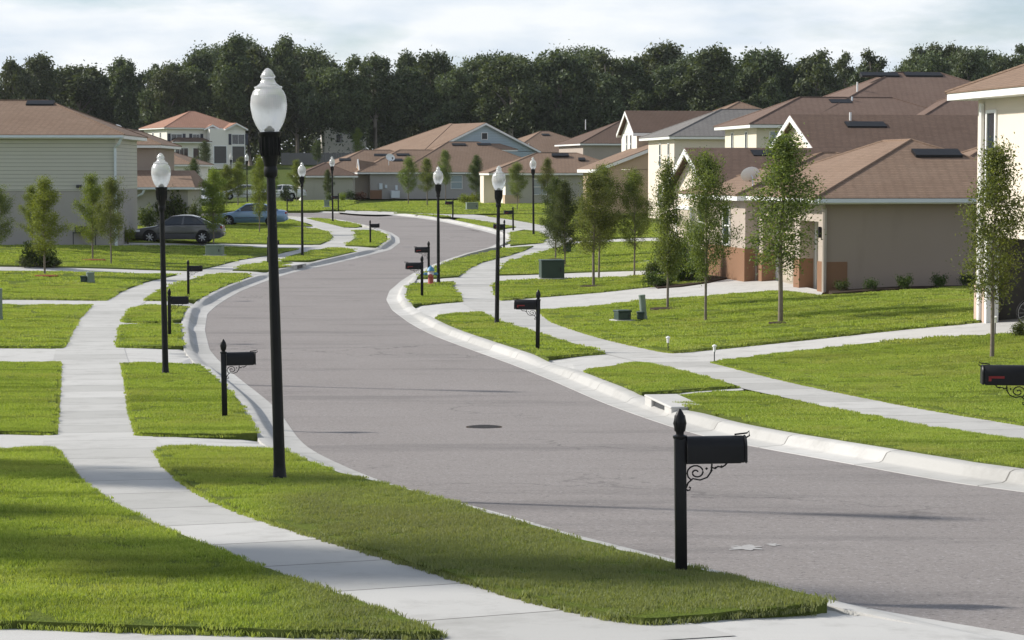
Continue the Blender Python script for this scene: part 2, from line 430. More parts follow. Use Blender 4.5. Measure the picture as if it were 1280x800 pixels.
def seg_dist(x, y, line, closed=False):
    """distance to, and arc length along, a polyline"""
    a = line if closed is False else np.vstack([line, line[:1]])
    p, q = a[:-1], a[1:]; d = q - p; L2 = (d**2).sum(1) + 1e-12; L = np.sqrt(L2); acc = np.concatenate([[0], np.cumsum(L)[:-1]])
    X = np.stack([x, y], 1)[:, None, :]
    t = np.clip(((X - p) * d).sum(2) / L2, 0, 1)
    r = X - (p + t[..., None] * d); D = np.sqrt((r**2).sum(2)); i = D.argmin(1); k = np.arange(len(i))
    sg = np.sign(d[i, 0] * r[k, i, 1] - d[i, 1] * r[k, i, 0])
    return D[k, i], acc[i] + t[k, i] * L[i], sg
def sheet(name, poly, mat, off=0.0, thick=0.0, fine=1.0, wob=0.0, uvline=None, extra=None, kind='structure', sidemat=None):
    bm = bmesh.new()
    vs = []
    for v in poly:
        x, y = v.x, v.y
        if wob:
            x += noise.noise(Vector((x * 3.1, y * 3.1, 1))) * wob; y += noise.noise(Vector((x * 3.1, y * 3.1, 7))) * wob * 2
        if vs and (vs[-1].co.xy - Vector((x, y))).length < .004: continue
        vs.append(bm.verts.new((x, y, 0)))
    f = bm.faces.new(vs)
    bmesh.ops.triangulate(bm, faces=[f])
    xs = [v.co.x for v in bm.verts]; ys = [v.co.y for v in bm.verts]
    def cut(c, n): bmesh.ops.bisect_plane(bm, geom=list(bm.verts) + list(bm.edges) + list(bm.faces), plane_co=c, plane_no=n)
    y = math.floor(min(ys))
    while y < max(ys):
        y += max(.8, (y - 10) * .02) * fine; cut((0, y, 0), (0, 1, 0))
    x = math.floor(min(xs)); stp = max(1.5, .02 * min(ys)) * fine
    while x < max(xs):
        x += stp; cut((x, 0, 0), (1, 0, 0))
    bmesh.ops.triangulate(bm, faces=[f for f in bm.faces if len(f.verts) > 4])
    bm.normal_update()
    for f in bm.faces:
        if f.normal.z < 0: f.normal_flip()
    cx = np.array([v.co.x for v in bm.verts]); cy = np.array([v.co.y for v in bm.verts])
    z = terrain(cx, cy) + off
    if extra is not None: z = z + extra(cx, cy)
    for v, q in zip(bm.verts, z): v.co.z = q
    if thick:
        top = list(bm.faces)
        ed = [e for e in bm.edges if e.is_boundary]
        r = bmesh.ops.extrude_edge_only(bm, edges=ed)
        for v in r['geom']:
            if isinstance(v, bmesh.types.BMVert): v.co.z -= thick
        bmesh.ops.recalc_face_normals(bm, faces=bm.faces)
        if sum(f.normal.z for f in top) < 0: bmesh.ops.reverse_faces(bm, faces=bm.faces)
    me = bpy.data.meshes.new(name)
    if uvline is not None:
        bm.verts.index_update(); _, s, _ = seg_dist(np.array([v.co.x for v in bm.verts]), np.array([v.co.y for v in bm.verts]), uvline)
        uvl = bm.loops.layers.uv.new('UVMap')
        for f in bm.faces:
            for lp in f.loops: lp[uvl].uv = (s[lp.vert.index] + .75, 0)
    if thick and sidemat:
        for f in bm.faces: f.material_index = 1 if abs(f.normal.z) < .5 else 0
    bm.to_mesh(me); bm.free()
    me.materials.append(mat)
    if thick and sidemat: me.materials.append(sidemat)
    return tag(link(bpy.data.objects.new(name, me)), kind=kind)

# the ground itself, out past the forest
ys = list(np.arange(-40, 130, 2.0)) + list(np.arange(130, 420, 4.0)) + [430, 460, 520, 620, 900, 1500, 3000]
xs_ = sorted([s * v for v in list(np.arange(2, 60, 2.0)) + [66, 74, 84, 100, 130, 180, 300, 600, 1400, 3000] for s in (-1, 1)] + [0])
gx, gy = np.meshgrid(xs_, ys); gz = terrain(gx.ravel(), gy.ravel()) - .22
nx = len(xs_)
obj('ground', np.stack([gx.ravel(), gy.ravel(), gz], 1).tolist(),
    [(j * nx + i, j * nx + i + 1, (j + 1) * nx + i + 1, (j + 1) * nx + i) for j in range(len(ys) - 1) for i in range(nx - 1)], M['field'], smooth=60)['kind'] = 'structure'

ROAD_L = [(2000, 965), (1700, 888), (1420, 822), (1280, 792), (1150, 772), (1040, 750), (990, 737), (840, 699), (715, 667), (640, 645), (550, 621), (492, 606), (430, 582), (380, 555), (345, 510), (292, 467), (262, 437), (256, 412), (259, 392), (270, 382),
          (300, 364), (360, 342), (410, 331), (464, 318), (488, 312), (500, 303), (499, 297), (490, 291), (475, 286), (452, 280.5), (420, 275), (390, 272.6), (345, 270.5), (250, 269.5)]
ROAD_R = [(2000, 737), (1700, 680), (1420, 634), (1280, 614), (1190, 602), (1040, 575), (930, 555), (860, 539), (760, 505), (690, 475), (640, 455), (590, 437), (540, 418), (510, 402), (490, 387), (483, 374), (487, 363), (501, 351), (517, 341),
          (540, 331), (568, 321), (590, 315.5), (612, 309), (624, 303), (626, 298.5), (620, 293), (602, 288), (578, 282.5), (550, 276.5), (515, 271.5), (480, 268.3), (440, 266.6), (345, 265.3), (250, 264.6)]
rl = [G(p.x, p.y, -.14) for p in curve(ROAD_L, closed=False)]
rr = [G(p.x, p.y, -.14) for p in curve(ROAD_R, closed=False)]
road = sheet('road', rl + rr[::-1], M['asphalt'], off=-.15)
LN_L = np.array([(v.x, v.y) for v in rl]); LN_R = np.array([(v.x, v.y) for v in rr])
def road_dist(x, y):
    a, _, sa = seg_dist(x, y, LN_L); b, _, sb = seg_dist(x, y, LN_R)
    return np.minimum(a, b)

# ------------------------------------------------------------------ lawns
LAWNS = {
 # left verge, near to far
 'verge': [
  [(197, 560), (220, 556.5), (300, 559), (360, 561), (395, 573), (450, 594), (492, 606), (550, 622), (640, 647), (715, 670), (840, 702), (990, 737), (1035, 748), (1020, 752.5), (900, 764), (805, 771), (715, 755), (640, 737), (500, 695), (380, 660), (290, 630), (240, 605), (210, 580)],
  [(154, 452.5), (259, 455.5), (285, 483), (307, 497), (326, 520), (336, 541), (255, 541.5), (174, 540.5), (163, 505), (159, 475)],
  [(152, 405.6), (225, 404), (232, 405.6), (240, 424), (242, 431), (200, 432.3), (148, 432)],
  [(154, 399), (165, 385), (180, 381), (240, 382), (243, 390.6), (232, 399), (180, 402), (155, 401)],
  [(182, 374), (202, 361), (262, 343), (311, 342), (319, 344.5), (300, 355), (262, 372), (255, 374.5)],
  [(291, 337), (309, 331), (335, 326.5), (364, 327.6), (369, 329.6), (361, 333.5), (349, 336.5), (320, 337.5)],
  [(352, 325.6), (360, 320), (408, 310), (440, 311), (456, 314), (450, 318), (412, 322), (385, 325.4)],
  [(432, 306.4), (447, 295), (442, 287.5), (467, 287.7), (480, 291), (490, 300), (484, 306), (475, 307.5)],
  [(383, 272), (405, 272.7), (430, 276.5), (453, 281.8), (445, 283.7), (430, 283.5), (410, 278.5), (395, 275)],
  # right verge
  [(829, 495), (920, 488), (985, 499), (1140, 529), (1280, 550), (1420, 574), (1700, 627), (2000, 689), (2000, 722), (1700, 657), (1420, 606), (1280, 588.5), (1215, 580), (1090, 560), (940, 527.5), (880, 512), (840, 502)],
  [(707, 465), (800, 451.8), (850, 462), (922, 481.5), (790, 490), (740, 485)],
  [(527, 396.7), (550, 393), (601, 389.5), (616.5, 398), (690, 421), (755, 440), (650, 448), (600, 432), (560, 415)],
  [(502, 367), (504.5, 358), (513, 354.5), (567.5, 351), (566.6, 358), (576, 375.5), (508, 380)],
  [(517.6, 346), (531, 339), (567.5, 325), (585, 320), (620, 312.5), (637.5, 309), (667, 307), (655, 312.5), (630.5, 320), (602.5, 327), (585, 335), (573, 345), (546.5, 346.6)],
  [(638, 291), (658.5, 287), (672.5, 289), (684, 296), (678, 303), (637.5, 306), (636, 299.4)],
  [(552.6, 275), (576, 272), (602.5, 276), (644.5, 283.6), (612, 285.6), (580, 281)],
  [(470, 265.6), (515, 266), (564, 270.6), (530, 271.2), (500, 269.3)],
 ],
 'yard': [
  # left of the left pavement
  [(-700, 560), (0, 560), (65, 557.5), (80, 575), (100, 600), (165, 640), (300, 697), (450, 750), (550, 787.5), (500, 788), (250, 782.5), (0, 775), (-700, 772)],
  [(-700, 453), (0, 452.5), (73, 451.5), (71, 490), (66, 539.5), (0, 538), (-700, 536)],
  [(-700, 380), (0, 380.5), (112, 381), (97, 396), (79, 430), (76, 432.8), (0, 432.5), (-700, 432)],
  [(-700, 338), (0, 338), (120, 340), (221, 342.5), (180, 352), (157, 360.6), (131, 374), (0, 372.5), (-700, 372)],
  [(-700, 306), (0, 306), (150, 306.5), (230, 306.8), (285, 308), (374, 310.3), (348, 316.3), (300, 324), (253, 335.6), (234, 337.4), (120, 334), (0, 331.5), (-700, 331)],
  [(160, 281), (290, 279.5), (345, 281.5), (400, 286.5), (410, 289), (416, 295), (411, 300), (400, 305), (340, 304.5), (279, 303.4), (160, 302)],
  [(240, 271), (352, 271.3), (374.7, 277.4), (391, 282.3), (347, 281.5), (240, 278)],
  # right of the right pavement
  [(892, 451), (1000, 438.5), (1095, 427.5), (1195, 420), (1268, 417), (1420, 410), (1900, 392), (2000, 440), (2000, 651), (1700, 597), (1420, 549), (1280, 528), (1140, 505), (990, 475)],
  [(674, 387), (747, 382), (810, 374.7), (880, 370), (939, 365), (982, 363.6), (1021, 368.5), (1060, 367), (1217, 357), (1226, 400.5), (1119, 410.5), (1000, 423.3), (840, 439), (825, 437), (751, 420), (690, 400)],
  [(614.5, 356), (620, 351), (700, 347.5), (760, 346), (823, 343), (860, 341), (880, 352), (840, 355.5), (810, 357.3), (747, 364), (660, 371), (629, 374), (617, 364)],
  [(620, 343), (626, 335), (634, 326), (660, 319.5), (686, 311.5), (712, 305), (748, 303), (823, 301.5), (870, 300), (870, 333), (823, 336), (747, 338.6), (660, 342)],
  [(715, 297), (708, 288), (690, 283), (675, 280), (640, 274), (610, 270), (640, 268), (720, 270), (830, 280), (830, 296)],
  [(420, 262), (440, 256), (500, 252), (600, 251), (660, 252), (720, 257), (720, 268), (640, 266.5), (590, 267.5), (540, 266.5), (490, 263.8)],
  [(200, 262), (330, 252), (445, 249.5), (438, 255), (415, 262), (330, 263), (200, 264.2)],
 ]}
lawn_polys = []
def off_road(w, lim=.69):
    out = []
    for v in w:
        x, y = np.array([v.x]), np.array([v.y])
        for ln, sd_ in ((LN_L, 1), (LN_R, -1)):
            D, s, sg = seg_dist(x, y, ln); d = float(D[0] * sg[0] * sd_)
            if abs(d) < 3 and d < lim:
                i = int(np.clip(np.searchsorted(np.concatenate([[0], np.cumsum(np.linalg.norm(np.diff(ln, axis=0), axis=1))]), s[0]) - 1, 0, len(ln) - 2))
                t = ln[min(i + 2, len(ln) - 1)] - ln[max(i - 1, 0)]; t = t / np.linalg.norm(t); nn = np.array([-t[1], t[0]]) * sd_
                x = x + nn[0] * (lim - d); y = y + nn[1] * (lim - d)
        out.append(Vector((float(x[0]), float(y[0]), 0)))
    return out
for kind_, lst in LAWNS.items():
    for pts in lst:
        w = gpoly(pts, .05)
        if kind_ == 'verge': w = off_road(w)
        lawn_polys.append(np.array([(v.x, v.y) for v in w]))
        sheet('lawn', w, M['lawn'], off=.045, thick=.27, wob=.03, sidemat=M['thatch'])
NV = len(LAWNS['verge'])

# ------------------------------------------------------------------ pavements, kerbs, driveways
def widen(line, d):
    a = np.array(line); t = np.gradient(a, axis=0); t /= np.linalg.norm(t, axis=1)[:, None] + 1e-9
    return a + np.stack([-t[:, 1], t[:, 0]], 1) * d
def pavement(Lp, Rp):
    a = np.array([(v.x, v.y) for v in (G(p.x, p.y) for p in curve(Lp, closed=False))]); b = np.array([(v.x, v.y) for v in (G(p.x, p.y) for p in curve(Rp, closed=False))])
    def res(l, n=160):
        s = np.concatenate([[0], np.cumsum(np.linalg.norm(np.diff(l, axis=0), axis=1))]); u = np.linspace(0, s[-1], n)
        return np.stack([np.interp(u, s, l[:, 0]), np.interp(u, s, l[:, 1])], 1)
    mid = (res(a) + res(b)) / 2
    k = np.hanning(9); k /= k.sum()
    mid = np.stack([np.convolve(np.pad(mid[:, i], 4, mode='edge'), k, mode='valid') for i in (0, 1)], 1)
    a, b = widen(a, .12), widen(b, -.12)
    poly = [Vector((p[0], p[1], 0)) for p in np.vstack([a, b[::-1]])]
    return sheet('pavement', poly, M['conc_walk'], off=0.0, uvline=mid)
pavement(WL_L, WL_R); pavement(WR_L, WR_R)
DRIVES = [
 [(-700, 762), (0, 765), (250, 774), (560, 780), (800, 762), (1000, 746), (1040, 749), (1150, 771), (1300, 796), (1420, 822), (2000, 966), (2000, 1200), (-700, 1010)],
 [(-700, 530), (345, 535), (368, 553), (382, 566), (-700, 566)],
 [(-700, 428), (258, 428), (266, 440), (280, 458), (-700, 458)],
 [(-700, 369), (272, 370), (256, 386), (-700, 385)],
 [(-700, 329), (236, 335), (300, 337), (352, 334), (362, 341), (312, 346), (215, 346), (-700, 341)],
 [(152, 397), (245, 391), (256, 398), (257, 408), (228, 409), (150, 408)],
 [(160, 301.5), (279, 302.7), (400, 304), (478, 305), (492, 310), (460, 318), (430, 317), (370, 312), (285, 310), (150, 308)],
 [(345, 325), (410, 318), (420, 328), (364, 336), (358, 331)],
 [(245, 277), (347, 280.5), (410, 282), (480, 285), (488, 290), (440, 291), (400, 288.5), (345, 284), (290, 282), (245, 283)],
 [(760, 438), (652, 446), (640, 456), (690, 475), (712, 470), (810, 454), (850, 452), (893, 455), (1000, 441), (1100, 429), (1200, 422), (1268, 420), (1420, 413), (1750, 400), (1750, 372), (1255, 392), (1226, 398), (1119, 408), (1000, 421), (835, 436)],
 [(735, 482), (800, 488), (920, 480), (930, 487), (830, 496), (846, 506), (800, 516), (756, 503)],
 [(483, 379), (504, 379), (580, 374), (660, 370), (747, 362), (840, 354), (885, 348), (935, 340), (955, 347), (1030, 363.5), (1024, 371), (980, 366.5), (880, 373), (747, 385), (680, 390), (620, 394), (526, 399), (500, 394)],
 [(500, 352), (514, 344), (570, 343), (625, 341), (700, 338.5), (823, 334), (850, 332), (850, 346), (823, 346), (700, 350), (620, 354), (565, 354), (512, 357)],
 [(624, 304), (637, 304), (685, 301), (712, 302), (748, 300), (823, 296), (870, 294), (870, 303), (823, 304), (748, 306), (690, 309), (660, 309), (630, 311)],
 [(612, 289), (636, 290), (660, 286), (648, 282), (600, 283), (575, 281), (600, 287.5)],
 [(420, 265), (445, 261.5), (490, 262.5), (500, 266.8), (470, 268.2), (440, 267)],
]
def apron(cx, cy): return np.interp(road_dist(cx, cy), [.33, .65, 1.8], [-.22, -.048, 0])
for i, pts in enumerate(DRIVES):
    sheet('driveway', gpoly(pts), M['conc_drive'], off=-.006 - .0006 * (i % 4), extra=apron, fine=.3 if i in (0, 1, 9, 10) else .45)
# house path in the right yard
sheet('path', gpoly([(771, 322.5), (790, 321.8), (812, 326), (838, 331), (850, 335), (835, 338), (806, 331)], .04), M['conc_drive'], off=.045, thick=.2)

INLETS = [G(797, 513, -.10), G(385, 335, -.10)]
def kerb(name, line, side):
    s = np.concatenate([[0], np.cumsum(np.linalg.norm(np.diff(line, axis=0), axis=1))]); u = np.arange(0, s[-1], .4)
    L = np.stack([np.interp(u, s, line[:, 0]), np.interp(u, s, line[:, 1])], 1)
    k = np.hanning(7); k /= k.sum()
    L = np.stack([np.convolve(np.pad(L[:, i], 3, mode='edge'), k, mode='valid') for i in (0, 1)], 1)
    t = np.gradient(L, axis=0); t /= np.linalg.norm(t, axis=1)[:, None]; nrm = np.stack([-t[:, 1], t[:, 0]], 1) * side
    q = L + nrm * 1.35
    r = np.zeros(len(L))
    for pl in lawn_polys[:NV]: r = np.maximum(r, pip(q[:, 0], q[:, 1], pl) | pip((L + nrm * 1.8)[:, 0], (L + nrm * 1.8)[:, 1], pl))
    for ip in INLETS: r = np.where(np.hypot(L[:, 0] - ip.x, L[:, 1] - ip.y) < 1.35, 0, r)
    r = np.convolve(np.pad(r, 3, mode='edge'), np.ones(7) / 7, mode='valid'); r = sstep(r)
    prof = [(-.04, -.19, -.19), (0, -.144, -.144), (.34, -.13, -.135), (.39, -.11, -.125), (.45, -.01, -.10), (.51, .012, -.075), (.62, .018, -.05), (.69, .012, -.045), (.71, -.2, -.2)]
    V = []; F = []; m = len(prof)
    for i in range(len(L)):
        z0 = float(terrain(L[i, 0], L[i, 1]))
        for (d, hi, lo) in prof:
            V.append((L[i, 0] + nrm[i, 0] * d, L[i, 1] + nrm[i, 1] * d, z0 + lo + (hi - lo) * r[i]))
    for i in range(len(L) - 1):
        for j in range(m - 1):
            a = (i * m + j, i * m + j + 1, (i + 1) * m + j + 1, (i + 1) * m + j); F.append(a if side < 0 else a[::-1])
    o = obj(name, V, F, M['conc_kerb'], smooth=40)
    uvl = o.data.uv_layers.new(name='UVMap'); vi = np.empty(len(o.data.loops), int); o.data.loops.foreach_get('vertex_index', vi)
    uv = np.stack([u[:len(L)][vi // m], np.zeros(len(vi))], 1); uvl.data.foreach_set('uv', uv.ravel())
    return tag(o, kind='structure')
kerb('kerb', LN_L, 1); kerb('kerb', LN_R, -1)

# ------------------------------------------------------------------ grass blades (uncountable)
def tile(name, n, rad, hgt, wid, seed, bend=.6):
    r = np.random.default_rng(seed)
    a = r.uniform(0, 2 * PI, n); q = rad * np.sqrt(r.uniform(0, 1, n)); bx, by = q * np.cos(a), q * np.sin(a)
    yaw = r.uniform(0, 2 * PI, n); h = hgt * r.uniform(.5, 1.15, n); w = wid * r.uniform(.7, 1.3, n); ln = h * r.uniform(.1, bend, n); ld = r.uniform(0, 2 * PI, n)
    dx, dy = np.cos(yaw) * w / 2, np.sin(yaw) * w / 2; ex, ey = np.cos(ld) * ln, np.sin(ld) * ln
    V = np.stack([np.stack([bx - dx, by - dy, np.zeros(n)], 1), np.stack([bx + dx, by + dy, np.zeros(n)], 1),
                  np.stack([bx + dx * .8 + ex * .35, by + dy * .8 + ey * .35, h * .6], 1), np.stack([bx - dx * .8 + ex * .35, by - dy * .8 + ey * .35, h * .6], 1),
                  np.stack([bx + ex, by + ey, h], 1)], 1).reshape(-1, 3)
    F = []
    for i in range(n): k = i * 5; F += [(k, k + 1, k + 2, k + 3), (k + 3, k + 2, k + 4)]
    me = bpy.data.meshes.new(name); me.from_pydata(V.tolist(), [], F); me.materials.append(M['blade']); me.update()
    return bpy.data.objects.new(name, me)
def scatter(name, pts, tl):
    me = bpy.data.meshes.new(name); me.from_pydata([tuple(p[:3]) for p in pts], [], [])
    n = len(pts)
    a = me.attributes.new('rz', 'FLOAT', 'POINT'); a.data.foreach_set('value', RNG.uniform(0, 6.283, n))
    a = me.attributes.new('sc', 'FLOAT', 'POINT'); a.data.foreach_set('value', np.array([p[3] for p in pts]))
    o = link(bpy.data.objects.new(name, me))
    ng = bpy.data.node_groups.new(name, 'GeometryNodeTree')
    ng.interface.new_socket('Geometry', in_out='INPUT', socket_type='NodeSocketGeometry'); ng.interface.new_socket('Geometry', in_out='OUTPUT', socket_type='NodeSocketGeometry')
    gi = ng.nodes.new('NodeGroupInput'); go = ng.nodes.new('NodeGroupOutput')
    ip = ng.nodes.new('GeometryNodeInstanceOnPoints'); oi = ng.nodes.new('GeometryNodeObjectInfo'); oi.inputs['Object'].default_value = tl; oi.inputs['As Instance'].default_value = True
    def attr(nm):
        q = ng.nodes.new('GeometryNodeInputNamedAttribute'); q.data_type = 'FLOAT'; q.inputs['Name'].default_value = nm; return q.outputs['Attribute']
    cx = ng.nodes.new('ShaderNodeCombineXYZ'); ng.links.new(attr('rz'), cx.inputs[2])
    cs = ng.nodes.new('ShaderNodeCombineXYZ'); sc = attr('sc')
    for i in (0, 1, 2): ng.links.new(sc, cs.inputs[i])
    ng.links.new(gi.outputs[0], ip.inputs['Points']); ng.links.new(oi.outputs['Geometry'], ip.inputs['Instance'])
    ng.links.new(cx.outputs[0], ip.inputs['Rotation']); ng.links.new(cs.outputs[0], ip.inputs['Scale']); ng.links.new(ip.outputs[0], go.inputs[0])
    md = o.modifiers.new('scatter', 'NODES'); md.node_group = ng
    o.data.materials.append(M['blade'])
    return tag(o, kind='stuff')
def in_view(x, y, m=360):
    q = 640 + F_PX * x / np.maximum(y, 1); return (q > -m) & (q < 1280 + m)
def points(dens, y0, y1, rad):
    out = []
    for pl in lawn_polys:
        lo, hi = pl.min(0), pl.max(0); lo = np.array([lo[0], max(lo[1], y0)]); hi = np.array([hi[0], min(hi[1], y1)])
        if hi[1] <= lo[1]: continue
        n = int(dens * (hi - lo).prod())
        X = RNG.uniform(lo[0], hi[0], n); Y = RNG.uniform(lo[1], hi[1], n)
        k = in_view(X, Y); X, Y = X[k], Y[k]
        if not len(X): continue
        k = pip(X, Y, pl); X, Y = X[k], Y[k]
        if not len(X): continue
        d, _, _ = seg_dist(X, Y, pl, True); k = d > rad * .45; X, Y = X[k], Y[k]
        hv = np.array([1 + .22 * noise.noise(Vector((a * .9, b * .9, 3))) + .16 * noise.noise(Vector((a * 4, b * 4, 9))) for a, b in zip(X, Y)])
        out += list(np.stack([X, Y, terrain(X, Y) + .04, hv], 1)) if len(X) else []
    return out
def fringe(y1, step):
    out = []
    for pl in lawn_polys:
        q = np.vstack([pl, pl[:1]]); s_ = np.concatenate([[0], np.cumsum(np.linalg.norm(np.diff(q, axis=0), axis=1))])
        st_ = step * max(1.0, pl[:, 1].min() / 30); u = np.arange(0, s_[-1], st_) + RNG.uniform(-.5, .5, len(np.arange(0, s_[-1], st_))) * st_
        X = np.interp(u, s_, q[:, 0]); Y = np.interp(u, s_, q[:, 1]); k = in_view(X, Y) & (Y < y1) & (road_dist(X, Y) > 1.0); X, Y = X[k], Y[k]
        if not len(X): continue
        X = X + RNG.uniform(-.025, .025, len(X)); Y = Y + RNG.uniform(-.03, .03, len(X))
        out += list(np.stack([X, Y, terrain(X, Y) - .005, RNG.uniform(.8, 1.35, len(X)) * np.maximum(1, Y / 45)], 1))
    out += [np.array([p[0], p[1], p[2] - .055, p[3]]) for i_, p in enumerate(out) if p[1] < 32 and i_ % 2]
    return out
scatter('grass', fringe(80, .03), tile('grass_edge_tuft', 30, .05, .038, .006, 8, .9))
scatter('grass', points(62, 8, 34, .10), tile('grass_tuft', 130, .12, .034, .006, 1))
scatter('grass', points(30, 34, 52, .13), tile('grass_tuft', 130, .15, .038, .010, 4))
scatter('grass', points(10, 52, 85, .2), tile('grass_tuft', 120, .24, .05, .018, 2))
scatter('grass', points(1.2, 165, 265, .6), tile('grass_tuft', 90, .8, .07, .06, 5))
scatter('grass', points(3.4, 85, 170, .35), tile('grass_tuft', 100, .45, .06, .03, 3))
# ------------------------------------------------------------------ street lamps
def make_lamp():
    root = thing('street_lamp', None, 'street lamp')
    b = MB(); b.lathe([(.10, 0), (.10, .04), (.08, .07), (.066, .25), (.064, .6), (.060, 2.0), (.052, 3.2), (.048, 3.50)], 18); b.build('pole', M['black'], root, 40)
    b = MB(); b.lathe([(.060, 3.48), (.075, 3.50), (.078, 3.56), (.070, 3.60)], 18)
    n = 20
    pr = [(.070, 3.60), (.095, 3.72), (.108, 3.78), (.112, 3.90), (.118, 3.94), (.128, 3.955), (.128, 3.985), (.10, 3.99)]
    b.lathe(pr, 24)
    for k in range(16):
        a = 2 * PI * k / 16; c, s_ = math.cos(a), math.sin(a)
        b.tube([(c * .100, s_ * .100, 3.72), (c * .112, s_ * .112, 3.80), (c * .117, s_ * .117, 3.93)], .007, 5)
    b.build('lamp_holder', M['black'], root, 40)
    g = [(.105, 3.985), (.112, 4.0), (.150, 4.06), (.185, 4.15), (.203, 4.25), (.205, 4.30), (.196, 4.38), (.172, 4.44), (.150, 4.463), (.150, 4.472), (.157, 4.476), (.157, 4.492), (.128, 4.50), (.092, 4.53), (.074, 4.57), (.072, 4.585),
         (.084, 4.595), (.084, 4.61), (.062, 4.64), (.058, 4.655), (.040, 4.675), (.026, 4.69), (.001, 4.70)]
    gl = MB(); gl.lathe(g, 32)
    go = gl.build('globe', M['globe'], root, 50)
    sm = MB(); sm.lathe([(.05, 3.99), (.055, 4.02), (.03, 4.04), (.026, 4.05), (.015, 4.06), (.001, 4.065)], 14); sm.build('bulb', M['white'], go, 50)
    return root
lamp0 = make_lamp()
LG = 'street lamps along the curving road'
LAMPS = [  # x, y of the foot, tilt of the post, label
 (350, 600, -1.3, 'nearest black street lamp in left verge, its big frosted globe against the forest', 4.6),
 (207, 468, -.7, 'black street lamp on left verge, its globe in front of the low brown wing roof', 4.6),
 (378, 320, 0, 'black street lamp on left verge just beyond the storm drain inlet', 4.6),
 (416, 277, -.4, 'black street lamp on the thin verge where the left pavement meets the far bend', 4.6),
 (309, 252, 0, 'small far street lamp rising behind the blue parked car', 4.6),
 (289, 244, 0, 'smallest farthest street lamp in front of the white two-storey house', 4.6),
 (621, 405, .8, 'black street lamp on the right verge just beyond the black mailbox with scrollwork', 4.6),
 (548, 354, 0, 'black street lamp standing next to the red and blue fire hydrant', 4.6),
 (667, 294, -.5, 'black street lamp on the rounded verge at the inside of the far right bend', 4.6)]
for i, (px, py, tl, lb, hh) in enumerate(LAMPS):
    p = G(px, py, .03)
    r = lamp0 if i == 0 else dup(lamp0, p)
    r.location = p - Vector((0, 0, .06)); r['label'] = lb; r['group'] = LG; r.scale = (.975, .975, .975)
    r.rotation_euler = (0, math.radians(tl), random.uniform(0, 6))
    r.rotation_mode = 'XYZ'
    r.rotation_euler = (Matrix.Rotation(math.radians(tl), 3, 'Y') @ Matrix.Rotation(i * .7, 3, 'Z')).to_euler()

